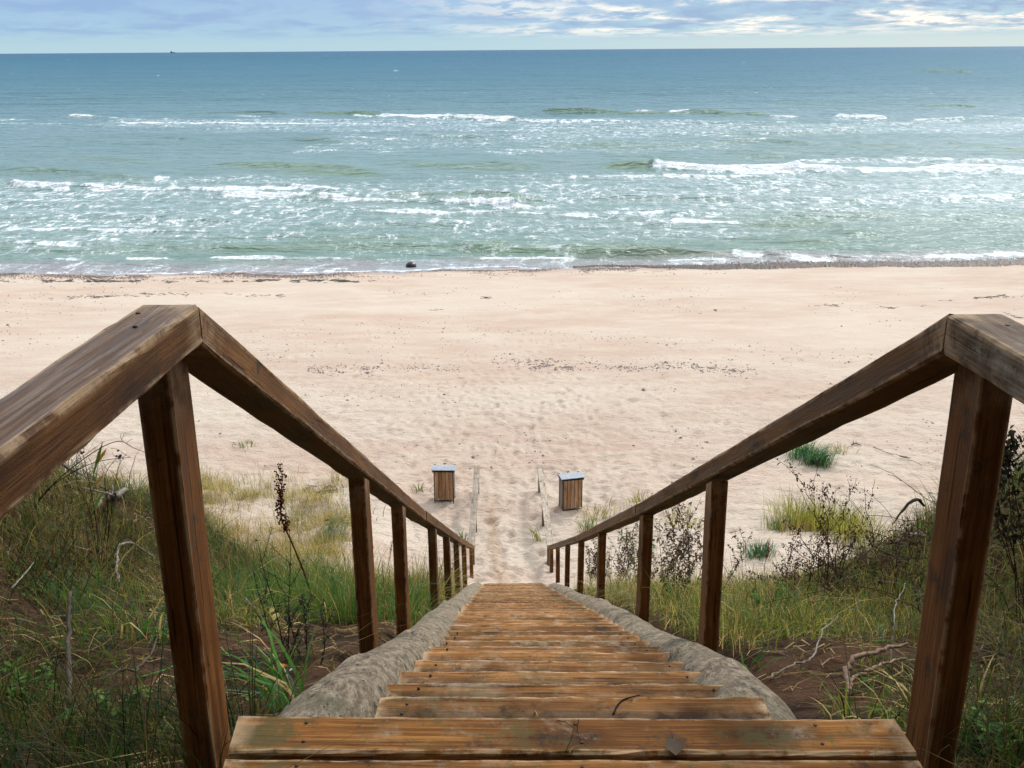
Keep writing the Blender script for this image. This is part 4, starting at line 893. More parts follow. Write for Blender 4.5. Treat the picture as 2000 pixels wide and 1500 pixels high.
def dock(base_px, tops, label, sc=1.0, off=0.0):
    b = at(*base_px); t = empty('dock_plant', b, label, 'dock plant', 'dark red dock stalks'); Y = b.y + off
    st = smooth_pts(through(b, tops, Y)); n = len(st); mb = MB(); mb.tube(st, [(.0055 - .0035 * i / n) * sc for i in range(n)], RED, 6); mb.build('stem', M['leaf'], t)
    mb = MB(); 
    for i in range(int(n * .50), n):
        for _ in range(int(5 + 5 * random.random())):
            a = random.uniform(0, 6.28); r = random.uniform(.004, .022) * sc; mb.blob(st[i] + Vector((math.cos(a) * r, math.sin(a) * r, random.uniform(-.012, .012))), random.uniform(.003, .0065) * sc, jit(RED))
        if random.random() < .8:
            a = random.uniform(0, 6.28); L = random.uniform(.04, .12) * sc * (1 - (i / n - .5)); br = curve(st[i], (math.cos(a) * .45, math.sin(a) * .45, 1), L, 6, (0, 0, .5)); mb.tube(br, .0012 * sc, jit(RED), 4)
            for q in br[1:]:
                for _ in range(3): mb.blob(q + Vector((random.gauss(0, .005), random.gauss(0, .005), random.gauss(0, .005))) * sc, random.uniform(.0028, .0055) * sc, jit(RED))
    mb.build('seed_head', M['leaf'], t)
    return t
dock((618, 1200), [(598, 1130, 0), (570, 1060, 0), (552, 1020, 0), (548, 985, 0), (552, 930, 0)], 'dark red dead dock stalk leaning left in front of the straw grass', 1.6)
dock((752, 1150), [(757, 1110, 0), (764, 1075, 0), (770, 1035, 0)], 'short dark red dock stalk just left of the third left post', 1.1)
dock((1492, 1120), [(1494, 1100, 0), (1499, 1085, 0), (1502, 1062, 0)], 'small dark red dock stalk on the sand below the spiky right tuft', 1.3)

def weed(base_px, H, n, label, leafcol, name='dead_weed', cat='weed', wid=.10, leafL=.022, stemcol=DARK, leaves=26, group=None, up=1.0, seed=1, r0=.0028, side=5):
    random.seed(seed); b = at(*base_px); t = empty(name, b, label, cat, group); ms, ml = MB(), MB()
    for k in range(n):
        a = random.uniform(0, 6.28); p = b + Vector((random.gauss(0, wid * .35), random.gauss(0, wid * .35), -.02)); L = H * random.uniform(.6, 1.0)
        st = curve(p, (math.cos(a) * .25, math.sin(a) * .25, up), L, 12, (0, 0, .25), .05); ms.tube(st, [r0 * (1 - .7 * i / 12) for i in range(13)], jit(stemcol), 4)
        for s in range(side):
            i = random.randint(2, 10); aa = random.uniform(0, 6.28); br = curve(st[i], (math.cos(aa) * .6, math.sin(aa) * .6, .8), L * random.uniform(.12, .34), 5, (0, 0, .35), .08); ms.tube(br, r0 * .45, jit(stemcol), 3)
            for q in br[1:]:
                for _ in range(max(1, leaves // 12)): aa = random.uniform(0, 6.28); ml.leaf(q, (math.cos(aa), math.sin(aa), random.uniform(-.5, .7)), (0, 0, 1), leafL * random.uniform(.5, 1.2), leafL * .4, jit(random.choice(leafcol), .35), random.uniform(-.3, .6))
        for _ in range(leaves):
            i = random.randint(1, 12); aa = random.uniform(0, 6.28); ml.leaf(st[i], (math.cos(aa), math.sin(aa), random.uniform(-.6, .6)), (0, 0, 1), leafL * random.uniform(.5, 1.2), leafL * .4, jit(random.choice(leafcol), .35), random.uniform(-.2, .8))
    ms.build('stem', M['leaf'], t); ml.build('foliage', M['leaf'], t); return t
weed((582, 1290), .46, 5, 'dark dead leafy weed standing on the soil left of the stairs', [DARK, (.03, .04, .025), (.05, .06, .03)], wid=.11, leafL=.020, leaves=34, seed=4)
weed((560, 1290), .62, 2, 'thin tall dark weed stem behind the dead leafy weed left of the stairs', [DARK, (.04, .05, .03)], wid=.03, leafL=.014, leaves=26, seed=9, up=1.6)
weed((700, 1180), .5, 3, 'thin brown weed in the grass close left of the second left post', [DKBR, DARK, LGR], wid=.1, leafL=.018, seed=14)
weed((850, 1150), .4, 6, 'dark green leafy weed between the left posts beside the log', [DLG, LGR, DARK], wid=.2, leafL=.035, seed=15, leaves=30)
weed((890, 1130), .35, 6, 'leafy green weed at the lowest left posts', [DLG, LGR], wid=.25, leafL=.035, seed=16, leaves=30)
for k, (px, py, h, n, sd) in enumerate([(1215, 1150, 1.15, 14, 21), (1325, 1175, 1.15, 14, 24), (1160, 1135, .8, 9, 25)]):
    weed((px, py), h, n, ['dry dark leafy bush between the third and fourth right posts', 'dry brown leafy bush between the second and third right posts', 'low dark dry bush by the fifth right post'][k], [DKBR, DARK, (.10, .06, .03), (.12, .08, .03)], 'dry_bush', 'bush', wid=.45, leafL=.045, leaves=24, seed=sd, r0=.004, side=7, group='dry bushes beside the right handrail')
weed((1243, 1140), 1.3, 5, 'green broad leaved sapling behind the third right post', [LGR, (.04, .10, .02), (.06, .15, .03)], 'sapling', 'sapling', wid=.16, leafL=.085, leaves=14, seed=23, stemcol=DKBR, r0=.004)
weed((1290, 1135), .5, 3, 'yellowing small weed in front of the dry brown bush', [(.35, .22, .03), LGR, TAN], wid=.2, leafL=.05, leaves=8, seed=26)

for k, (px, py, h, lb, sd) in enumerate([(75, 1400, .22, 'green broad leaved weed at the lower left corner of the grass', 61), (215, 1445, .20, 'green leafy weed low in the dark grass left of the big left post', 62), (640, 1180, .42, 'bright green broad leaved weed in the grass left of the second left post', 63), (1500, 1215, .28, 'small green weed in the grass right of the second right post', 65), (1930, 1470, .16, 'low green weed at the lower right corner', 67)]):
    weed((px, py), h, 7, lb, [LGR, (.06, .15, .03), (.10, .16, .03), (.03, .08, .02)], 'green_weed', 'weed', wid=.11, leafL=.036, leaves=9, seed=sd, stemcol=(.05, .07, .02), group='broad leaved green weeds')
# the tall dry shrub on the right, with dark seed clusters
def dry_shrub(px, py, stems, label, seed, rr=.005, sc=1.0):
    random.seed(seed); b = at(px, py); t = empty('dry_shrub', b, label, 'shrub', 'dry branching shrubs on the right'); ms = mh = MB()
    for (tx, ty) in stems:
        p = b + Vector((random.gauss(0, .12), random.gauss(0, .12), -.03)); tip = at_y(tx, ty, b.y + random.uniform(-.5, .3)); m1 = p.lerp(tip, .5) + Vector((random.gauss(0, .05), 0, .06))
        st = smooth_pts([p, m1, tip], 9); n = len(st); st = [q + Vector((random.gauss(0, .008), random.gauss(0, .008), 0)) for q in st]; ms.tube(st, [rr * (1 - .75 * i / n) for i in range(n)], jit(DKBR, .2), 5); L = (tip - p).length
        for s in range(11):
            i = random.randint(5, n - 1); a = random.uniform(0, 6.28); d0 = (st[min(i, n - 1)] - st[i - 1]).normalized(); br = curve(st[i], d0 + Vector((math.cos(a), math.sin(a) * .6, .1)) * .6, L * random.uniform(.08, .26), 6, (0, 0, .2), .12); ms.tube(br, rr * .30, jit(DKBR, .2), 3)
            for q in br[2:]:
                if random.random() < .6:
                    for _ in range(2): mh.blob(q + Vector((random.gauss(0, .016), random.gauss(0, .016), random.gauss(0, .014))), random.uniform(.003, .0065) * sc, jit((.135, .075, .05), .3))
                    if random.random() < .6: a = random.uniform(0, 6.28); mh.leaf(q, (math.cos(a), math.sin(a), random.uniform(-.7, .3)), (0, 0, 1), .035, .013, jit((.07, .038, .022)), .4)
        for _ in range(10): mh.blob(st[-1] + Vector((random.gauss(0, .018), random.gauss(0, .018), random.gauss(0, .02))), random.uniform(.003, .008) * sc, jit((.06, .033, .028)))
    ms.build('branches', M['leaf'], t)
dry_shrub(1640, 1195, [(1572, 945), (1620, 968), (1660, 960), (1690, 990), (1600, 1010), (1560, 1040), (1545, 1070), (1640, 1010), (1700, 1050), (1670, 1040), (1585, 1080), (1620, 1060), (1715, 1085), (1650, 1075), (1535, 1100)], 'tall dry branching shrub with dark seed clusters on the right slope', 31)
dry_shrub(1735, 1190, [(1770, 1020), (1745, 1060), (1790, 1060), (1760, 1090), (1725, 1090)], 'smaller dry shrub just left of the big right post', 32, .004)
dry_shrub(1600, 1180, [(1520, 1110), (1545, 1125), (1500, 1130), (1570, 1100)], 'low dry twiggy shrub left of the tall dry shrub', 33, .004)

# bramble tangle right of the big right post
def tangle(px, py, label, seed, n, span, H, cols, rad=.0025, leafy=0):
    random.seed(seed); b = at(px, py); t = empty('bramble', b, label, 'bramble', 'bare brambles at the right edge'); ms, ml = MB(), MB()
    for k in range(n):
        p = b + Vector((random.uniform(-span, span), random.uniform(-span, span), 0)); p.z = GZ(p.x, p.y) - .02; a = random.uniform(0, 6.28)
        st = curve(p, (math.cos(a) * .9, math.sin(a) * .9, random.uniform(.8, 2.2)), H * random.uniform(.5, 1.2), 14, (math.cos(a) * .5, math.sin(a) * .5, -1.3), .10)
        ms.tube(st, [rad * (1 - .6 * i / 14) for i in range(15)], jit(random.choice(cols)), 4)
        for _ in range(3):
            i = random.randint(3, 12); aa = random.uniform(0, 6.28); ms.tube(curve(st[i], (math.cos(aa), math.sin(aa), .5), H * random.uniform(.1, .3), 5, (0, 0, -.3), .15), rad * .5, jit(random.choice(cols)), 3)
        for _ in range(leafy): i = random.randint(3, 14); aa = random.uniform(0, 6.28); ml.leaf(st[i], (math.cos(aa), math.sin(aa), random.uniform(-.6, .2)), (0, 0, 1), .03, .018, jit(random.choice([DARK, DKBR, DLG])), .3)
    ms.build('stem', M['leaf'], t)
    if leafy: ml.build('foliage', M['leaf'], t)
GREYT = (.17, .14, .11)
tangle(1985, 1130, 'tangle of bare grey brambles at the right edge of the picture', 41, 60, .45, .9, [GREYT, DKBR, DARK], .0028, 3)
tangle(1930, 1290, 'thin dead brambles on the dark bank behind the big right post', 42, 34, .35, .55, [GREYT, (.10, .075, .05)], .0018)
# hanging dry hop-like plant
random.seed(44); Yp = 3.0; b = at(2010, 1230); t = empty('dead_climber', b, 'withered dark climbing plant standing tall beside the big right post', 'dead plant'); ms, ml = MB(), MB()
for k in range(6):
    st = smooth_pts([b + Vector((random.gauss(0, .04), random.gauss(0, .04), 0)), at_y(1975 + random.gauss(0, 14), 1080, b.y), at_y(1978 + random.gauss(0, 16), 940, b.y), at_y(1975 + random.gauss(0, 12), 835 + random.uniform(0, 60), b.y)], 8); ms.tube(st, .0028, jit(DKBR), 4)
    for q in st[10:]:
        for _ in range(7): mm = q + Vector((random.gauss(0, .02), random.gauss(0, .02), random.gauss(0, .02))); a = random.uniform(0, 6.28); ml.leaf(mm, (math.cos(a), math.sin(a), -.5), (0, 0, 1), .026, .016, jit(random.choice([(.05, .045, .025), (.075, .06, .03), DARK])), .4); 
ms.build('stem', M['leaf'], t); ml.build('foliage', M['leaf'], t)

# bare twigs and reed on the left bank
def twig_plant(base, paths, label, name='bare_twig_plant', cat='plant', col=DARK, rad=.003, berries=True, seed=3, off=0.0):
    random.seed(seed); b = at(*base); t = empty(name, b, label, cat); ms = mh = MB()
    for pth in paths:
        P = smooth_pts([b.copy()] + [at_y(x, y, b.y + off + o) for x, y, o in pth], 6); n = len(P); ms.tube(P, [rad * (1 - .65 * i / n) for i in range(n)], jit(col), 5)
        for _ in range(5): i = random.randint(n // 3, n - 1); a = random.uniform(0, 6.28); ms.tube(curve(P[i], (math.cos(a), math.sin(a), .6), random.uniform(.03, .12), 4, (0, 0, 0), .2), rad * .35, jit(col), 3)
        if berries:
            for _ in range(9): mh.blob(P[-1] + Vector((random.gauss(0, .013), random.gauss(0, .013), random.gauss(0, .014))), random.uniform(.004, .008), jit((.035, .022, .02)))
    ms.build('stem', M['leaf'], t)
twig_plant((195, 1110), [[(185, 1000, 0), (165, 900, 0), (158, 880, 0)], [(175, 1000, 0), (150, 940, 0), (152, 870, .1)], [(210, 1000, 0), (205, 930, 0), (232, 890, .1)]], 'dark dead stalks with seed clusters rising below the left rail', seed=5)
twig_plant((205, 1100), [[(215, 1020, 0), (222, 960, 0), (238, 885, 0)], [(212, 1030, 0), (205, 1000, 0), (214, 950, 0)]], 'thin dark dead stalk close left of the big left post', berries=False, seed=6)
twig_plant((60, 1000), [[(110, 940, 0), (180, 885, 0), (230, 862, 0), (262, 875, 0), (300, 890, .1)], [(100, 950, 0), (180, 905, 0), (255, 893, 0)]], 'long bare twig arching right under the left rail', name='bare_twig', cat='twig', berries=False, seed=7, rad=.0035)
b = at(190, 1090); t = empty('reed', b, 'reed with yellow green leaves on the left bank under the rail', 'reed'); ms = MB(); P = smooth_pts([b, at_y(175, 1000, b.y), at_y(186, 940, b.y), at_y(198, 870, b.y)], 6); ms.tube(P, [.004 - .003 * i / len(P) for i in range(len(P))], (.16, .13, .04), 5); ms.build('stem', M['leaf'], t)
for k, (x0, y0, x1, y1, c) in enumerate([(182, 930, 196, 872, (.10, .17, .03)), (190, 905, 205, 880, (.38, .20, .04)), (178, 1005, 197, 965, (.12, .22, .04)), (184, 950, 200, 930, (.35, .22, .06)), (176, 1010, 160, 960, (.2, .13, .05))]):
    ml = MB(); p0, p1 = at_y(x0, y0, b.y), at_y(x1, y1, b.y); ml.leaf(p0, p1 - p0, (0, -1, .2), (p1 - p0).length * 1.15, .018, c, .1); ml.build('leaf', M['leaf'], t)
# straw coloured tall stems on the left bank
def stems_field(px, py, n, H, spread, label, cols, seed, name='straw_tuft', cat='straw tuft'):
    p = at(px, py); return tuft(p, n, H, .0032, cols, label, name, cat, spread, bend=(.05, .8))
stems_field(60, 1050, 220, .42, .18, 'brown dry stems on the left bank below the rail', [DKBR, DSTRAW, BROWN, BROWN * .6], 1)
stems_field(180, 1000, 160, .36, .15, 'straw coloured dry stems behind the reed on the left bank', [STRAW, DSTRAW, LIME], 2)
stems_field(1750, 1180, 160, .45, .16, 'yellow dry stems left of the big right post', [STRAW, DSTRAW, LIME, OLIVE], 2)
# spiky yellowish low shrub at the left edge
random.seed(51); b = at(60, 1160); t = empty('low_juniper', b, 'low spiky yellow green shrub at the left edge of the bank', 'shrub'); ms, ml = MB(), MB()
for k in range(70):
    p = b + Vector((random.gauss(0, .16), random.gauss(0, .16), -.02)); a = random.uniform(0, 6.28); st = curve(p, (math.cos(a) * .8, math.sin(a) * .8, .9), random.uniform(.12, .30), 8, (0, 0, .4), .06); ms.tube(st, .0018, jit(DKBR), 3)
    for q in st[2:]:
        for _ in range(6): aa = random.uniform(0, 6.28); ml.leaf(q, (math.cos(aa), math.sin(aa), .9), (0, 0, 1), .022, .004, jit(random.choice([(.12, .115, .02), (.055, .07, .018), (.10, .065, .02), (.035, .05, .015)]), .3), .1)
ms.build('stem', M['leaf'], t); ml.build('foliage', M['leaf'], t)

# branches and roots
def branch(pts, r, label, mat, name='dead_branch', cat='branch', lift=.03, sub=0, seed=1, wob=.012, group=None):
    random.seed(seed); P = [at(x, y, lift * (1 + h)) for x, y, h in pts]; P = smooth_pts(P, 7); P = [p + Vector((random.gauss(0, wob), random.gauss(0, wob), random.gauss(0, wob * .6))) * (1 if 0 < i < len(P) - 1 else 0) for i, p in enumerate(P)]
    n = len(P); mb = MB(); mb.tube(P, [r * (1 - .55 * i / n) * random.uniform(.85, 1.15) for i in range(n)], (.2, .2, .2), 8)
    for _ in range(sub): i = random.randint(2, n - 2); a = random.uniform(0, 6.28); q = curve(P[i], (math.cos(a), math.sin(a), .7), random.uniform(.06, .25), 5, (0, 0, 0), .2); mb.tube(q, [r * .35 * (1 - j / 7) for j in range(len(q))], (.2, .2, .2), 5)
    o = mb.build(name, M[mat], None, origin=P[0]); tag(o, label, cat, group); return o
branch([(185, 1012, 1.5), (215, 1000, 2.2), (250, 985, 2.5), (285, 965, 4)], .028, 'thick weathered grey branch lying on the left bank behind the big post', 'greytwig', sub=5, seed=2)
branch([(110, 935, 3), (160, 955, 3), (220, 985, 2)], .010, 'thin grey fallen branch below the left rail', 'greytwig', sub=5, seed=3, wob=.006)
branch([(232, 1150, 0), (235, 1125, 4), (260, 1113, 5), (290, 1112, 3), (305, 1108, 1)], .010, 'bent bare root sticking out of the left bank', 'greytwig', name='root', cat='root', seed=4, wob=.004)
branch([(205, 1350, .5), (245, 1338, 1), (280, 1320, .5), (325, 1255, 2)], .006, 'crooked dark stick on the soil left of the big left post', 'twig', name='stick', cat='stick', seed=5, wob=.005)
branch([(140, 1395, 0), (150, 1350, 6), (162, 1305, 10)], .012, 'short brown stick standing in dark grass at lower left', 'twig', name='stick', cat='stick', seed=6, wob=.003)
branch([(35, 1215, 4), (60, 1180, 4), (83, 1145, 4)], .004, 'straight pale stick across the left bank', 'greytwig', name='stick', cat='stick', seed=7, wob=.001)
branch([(478, 1182, 1), (495, 1200, 1), (512, 1215, .6)], .007, 'pale straight stick on moss left of the stairs', 'greytwig', name='stick', cat='stick', seed=8, wob=.001)
branch([(140, 1105, 3), (165, 1112, 3), (187, 1116, 3)], .009, 'short cut brown twig on the left bank', 'root', name='stick', cat='stick', seed=9, wob=.003)
branch([(1660, 1368, 0), (1650, 1345, 1.5), (1665, 1335, 3), (1700, 1330, 3), (1730, 1318, 3), (1765, 1310, 3)], .012, 'pale brown exposed root curling on the soil by the big right post', 'root', name='root', cat='root', seed=10, wob=.004)
branch([(1655, 1370, 0), (1662, 1350, .6), (1690, 1345, 1.5), (1720, 1338, 2), (1765, 1328, 2)], .009, 'darker exposed root below the pale curling root', 'root', name='root', cat='root', seed=11, wob=.004)
branch([(1505, 1345, .3), (1540, 1325, .8), (1580, 1312, 1), (1600, 1280, 2.5), (1630, 1262, 4)], .005, 'long thin grey root lying across the soil right of the stairs', 'greytwig', name='root', cat='root', seed=12, wob=.004)
branch([(1735, 1325, 0), (1738, 1300, 3), (1736, 1285, 5), (1740, 1265, 7), (1755, 1245, 9)], .004, 'upright crooked pale stem by the big right post', 'greytwig', name='stick', cat='stick', seed=13, wob=.003)
branch([(1740, 1048, 8), (1765, 1058, 9), (1795, 1068, 9)], .016, 'dark dead branch pointing left from behind the big right post', 'twig', seed=14, wob=.004)
branch([(1748, 1105, 4), (1770, 1102, 6), (1795, 1106, 6)], .018, 'grey forked branch end beside the big right post', 'greytwig', sub=3, seed=15, wob=.006)
branch([(1690, 1150, 4), (1692, 1130, 8), (1697, 1118, 9)], .005, 'pale bent twig at the foot of the dry shrub', 'greytwig', name='stick', cat='stick', seed=16, wob=.003)
branch([(1705, 876, .5), (1725, 885, .8), (1765, 897, .8), (1800, 912, .4)], .010, 'long thin driftwood stick on the open sand at right', 'twig', name='driftwood', cat='driftwood', seed=17, wob=.012)
branch([(1758, 895, 1), (1768, 897, 1), (1778, 899, 1)], .022, 'white bleached driftwood piece on the open sand', 'greytwig', name='driftwood', cat='driftwood', seed=18, wob=.004)
branch([(1663, 872, .5), (1670, 870, 1), (1682, 873, .6)], .022, 'small dark driftwood lump right of the lone grass clump', 'twig', name='driftwood', cat='driftwood', seed=19, sub=3)
# bent white grass stem
p = [at_y(1522, 1300, 4.3), at_y(1521, 1262, 4.3), at_y(1600, 1264, 4.3), at_y(1640, 1262, 4.3), at_y(1700, 1248, 4.3), at_y(1775, 1238, 4.3)]; p[0].z = GZ(p[0].x, p[0].y); mb = MB(); mb.tube(p, .0032, (.5, .46, .38), 5); tag(mb.build('broken_stem', M['leaf'], None, origin=p[0]), 'bent whitish broken stem over the grass right of the stairs', 'broken stem')
# heaps of wrack at the edge of the grass
def heap(px, py, label, r, n, seed):
    random.seed(seed); b = at(px, py); mb = MB()
    for _ in range(n):
        q = b + Vector((random.gauss(0, r), random.gauss(0, r * .6), random.uniform(0, .05))); a = random.uniform(0, 6.28); mb.tube(curve(q, (math.cos(a), math.sin(a), .15), random.uniform(.08, .25), 4, (0, 0, -.3), .15), random.uniform(.003, .012), jit(random.choice([DKBR, TAN, DARK, (.2, .14, .10)])), 5)
    tag(mb.build('debris_heap', M['leaf'], None, origin=b), label, 'debris')
heap(645, 962, 'heap of dried twigs on sand above the second left post', .22, 46, 1); heap(655, 1021, 'small dark debris heap on sand by the second left post', .12, 30, 2); heap(612, 955, 'thin scatter of dry twigs left of the twig heap', .14, 16, 3)
heap(1340, 1060, 'dry debris on sand between the second and third right posts', .16, 24, 4)
# things lying on the steps
def on_tread(px, py):
    d = ray(px, py); best = None
    for k in range(0, 30):
        z = ZL - RISE * k; t_ = (z - HC) / d[2]; y_ = d[1] * t_
        if (k == 0 and y_ <= ST_Y0) or (k and ST_Y0 + RUN * k - .3 <= y_ <= ST_Y0 + RUN * k): return Vector((d[0] * t_, y_, z))
    return Vector((d[0] * t_, y_, z))
def small(pts, r, col, label, name, cat, lift=.004):
    P = smooth_pts([on_tread(*q) + Vector((0, 0, lift)) for q in pts], 5); mb = MB(); mb.tube(P, [r * (1 - .5 * i / len(P)) for i in range(len(P))], col, 5); tag(mb.build(name, M['leaf'], None, origin=P[0]), label, cat)
small([(1198, 1397), (1206, 1380), (1220, 1368), (1250, 1360)], .003, DARK, 'dark curved twig lying on the first step below the landing', 'twig', 'twig')
small([(1040, 1382), (1046, 1392), (1050, 1402)], .0022, (.40, .24, .06), 'yellow pine needle on the first step below the landing', 'pine_needle', 'pine needle')
for k, (q, c, lb) in enumerate([([(1105, 1470), (1118, 1440), (1122, 1410)], DARK, 'dark pine needles bunch near the middle of the top plank, upright one'), ([(1088, 1409), (1112, 1418), (1150, 1455)], DKBR, 'brown pine needle slanting across the middle of the top plank'), ([(1112, 1474), (1120, 1462), (1140, 1458)], TAN, 'tan pine needle at the gap behind the top plank'), ([(1705, 1482), (1712, 1466), (1717, 1450)], TAN, 'tan pine needle at the right end of the top plank'), ([(1690, 1470), (1702, 1472), (1712, 1470)], TAN, 'short tan needle lying at the right end gap'), ([(1500, 1455), (1530, 1462), (1560, 1464)], (.35, .17, .05), 'orange needle lying right of the dead leaf'), ([(1130, 1408), (1128, 1430), (1134, 1448)], DARK, 'thin dark needle beside the bunch on the top plank')]): small(q, .0010, c, lb, 'pine_needle', 'pine needle')
p = on_tread(1316, 1462); mb = MB(); a = (.095, .072, .052); 
mb.v += [p + Vector(v) for v in ((0, -.028, .004), (.018, -.016, .012), (.022, .0, .015), (.012, .016, .012), (0, .024, .010), (-.013, .015, .016), (-.021, -.002, .010), (-.016, -.018, .012), (0, 0, .006))]; mb.c += [a] * 9; mb.f += [(8, i, (i + 1) % 8) for i in range(8)]; mb.tube([p + Vector((0, .022, .010)), p + Vector((.002, .045, .014))], .0012, (.1, .07, .05), 4)
tag(mb.build('dead_leaf', M['leaf'], None), 'greyish dead leaf lying on the top plank near its back edge', 'leaf')
p = at(505, 1325) ; mb = MB(); 
def tiny_leaf(px, py, c, label, L=.04):
    p = at(px, py, .02); mb = MB(); a = random.uniform(0, 6); mb.leaf(p, (math.cos(a), math.sin(a), .3), (0, 0, 1), L, L * .6, c, .2); tag(mb.build('fallen_leaf', M['leaf'], None, origin=p), label, 'leaf')
tiny_leaf(542, 1313, (.55, .16, .02), 'orange fallen leaf under the arching grass at the left log'); tiny_leaf(566, 1320, (.5, .48, .46), 'whitish scrap on the soil near the left log', .02)
tiny_leaf(528, 1205, (.5, .36, .14), 'cream withered leaf cluster on moss left of the stairs', .07); tiny_leaf(535, 1218, (.45, .32, .14), 'pale dry leaf just below the cream leaf cluster', .08)

# ------------------------------------------------------------------ pebbles, shingle and sea wrack (uncountable)
ico = [(0, 0, 1), (.9, 0, .3), (.28, .86, .3), (-.73, .53, .3), (-.73, -.53, .3), (.28, -.86, .3)]; ICV = np.array(ico) ; ICF = [(0, 1, 2), (0, 2, 3), (0, 3, 4), (0, 4, 5), (0, 5, 1)]
def stones(X, Y, Rr, C, name, label, cat, flat=.6, sink=0.0):
    n = len(X); Zg = ground(X, Y) - sink * Rr; a = rng.uniform(0, 6.28, n); el = rng.uniform(.6, 1.5, n); vs = ICV.copy(); vs[1:, 2] = -.25; V = np.zeros((n, 6, 3))
    for k, v in enumerate(vs):
        f = Rr * rng.uniform(.75, 1.15, n); x, y = v[0] * f * el, v[1] * f; V[:, k, 0] = X + x * np.cos(a) - y * np.sin(a); V[:, k, 1] = Y + x * np.sin(a) + y * np.cos(a); V[:, k, 2] = Zg + v[2] * f * flat
    b = (np.arange(n) * 6)[:, None]; me = np_mesh(name, V.reshape(-1, 3), None, np.concatenate([b + [f] for f in ICF])); attr(me, 'col', np.repeat(C, 6, 0), 'FLOAT_COLOR')
    o = link(name, me, M['stone']); tag(o, label, cat, kind='stuff')
def stone_mat():
    m, t = new_mat('beach_stones'); a = t.node('ShaderNodeAttribute', attribute_name='col').outputs['Color']; p = principled(t, Base_Color=a, Roughness=.55); finish(t, p.outputs[0]); return m
M['stone'] = stone_mat()
PB = np.array([(.06, .045, .045), (.10, .065, .055), (.15, .10, .085), (.045, .04, .045), (.20, .14, .12)])
def pcol(n, f=1.0): return PB[rng.integers(0, len(PB), n)] * rng.uniform(.6, 1.3, (n, 1)) * f
# the dark bank of shingle along the water, right of the middle
n = 48000; X = rng.uniform(3, 60, n); sh = shore(X); wdt = (.2 + 1.05 * ss(X, 7, 14)) * ss(X, 4, 9) * (1 + .25 * vn(X * .5, X * 0, 501)); Y = sh - .15 + rng.uniform(-1, 1, n) * 1.0 * wdt; k = rng.random(n) < .95; k &= (np.abs(Y - sh + .15) < wdt * (.8 + .3 * rng.random(n))); X, Y = X[k], Y[k]
stones(X, Y, rng.gamma(5, .014, len(X)) + .02, pcol(len(X), .5), 'shingle_bank', 'dark bank of wet shingle along the waterline at right', 'shingle', .6)
n = 24000; X = rng.uniform(-45, 12, n); sh = shore(X); Y = sh - .55 - np.abs(rng.normal(0, .75, n)) + .3 * vn(X * .3, X * 0, 502); k = rng.random(n) < ss(vn(X * .35, Y * .8, 503) + .5 * vn(X * 1.3, Y * 2, 504) + .5 * ss(-X, -6, 10), -.25, .7); X, Y = X[k], Y[k]
stones(X, Y, rng.gamma(4, .007, len(X)) + .012, pcol(len(X)), 'waterline_pebbles', 'thin scatter of dark pebbles just above the swash', 'pebbles')
# wrack lines
def line_pts(pts, n, sp):
    out = []
    for _ in range(n):
        i = random.randrange(len(pts) - 1); f = random.random(); x = pts[i][0] + (pts[i + 1][0] - pts[i][0]) * f; y = pts[i][1] + (pts[i + 1][1] - pts[i][1]) * f; p = at_plane(x, y, 1.0); p = at(x, y) if False else p
        out.append((x, y))
    return out
def beach_xy(px, py):
    # many photo points at once onto the beach surface
    D = np.stack([(px - 1000) / F, (750 - py) / F, -np.ones_like(px)], 1) @ CMn.T; z = np.full(len(px), 1.0)
    for _ in range(6): t_ = (z - HC) / D[:, 2]; X, Y = D[:, 0] * t_, D[:, 1] * t_; z = ground(X, Y)
    return X, Y
def clump_line(segs, n, sy, thr, seed):
    r = np.random.default_rng(seed); x = []; y = []
    for (x0, y0, x1, y1, w) in segs:
        m = int(n * w); f = r.random(m); x.append(x0 + (x1 - x0) * f); y.append(y0 + (y1 - y0) * f + r.normal(0, sy, m))
    x, y = np.concatenate(x), np.concatenate(y); k = vn(x * .045, y * .22, seed) + .6 * vn(x * .15, y * .5, seed + 1) > thr; return beach_xy(x[k], y[k])
def wrack(X, Y, name, label, L0=.16):
    n = len(X); a = rng.normal(0, .5, n); L = rng.gamma(2, L0 / 2, n) + .02; W = rng.uniform(.012, .035, n); H = rng.uniform(.005, .022, n); ts = np.linspace(0, 1, 5); V = []
    for t in ts:
        cx_ = X + np.cos(a) * L * (t - .5); cy_ = Y + np.sin(a) * L * (t - .5) + .02 * np.sin(t * 7 + a * 9); w = W * np.sin(np.pi * np.clip(t, .06, .94)) * .5; z = ground(cx_, cy_)
        V += [np.c_[cx_, cy_ - w, z - .004], np.c_[cx_, cy_, z + H], np.c_[cx_, cy_ + w, z - .004]]
    V = np.stack(V, 1).reshape(-1, 3); b = (np.arange(n) * 15)[:, None]; q = []
    for k in range(4):
        for j in range(2): q.append(b + [[3 * k + j, 3 * k + 3 + j, 3 * k + 4 + j, 3 * k + 1 + j]])
    me = np_mesh(name, V, np.concatenate(q)); attr(me, 'col', np.repeat(np.array([(.03, .028, .026)]) * rng.uniform(.6, 2.2, (n, 1)), 15, 0), 'FLOAT_COLOR'); o = link(name, me, M['stone']); tag(o, label, 'seaweed', kind='stuff')
X, Y = clump_line([(0, 550, 760, 549, 1), (0, 548, 300, 548, .7), (500, 547, 700, 549, .6)], 900, 1.3, .22, 601); wrack(X, Y, 'wrack_line', 'dark line of seaweed along the upper swash at left')
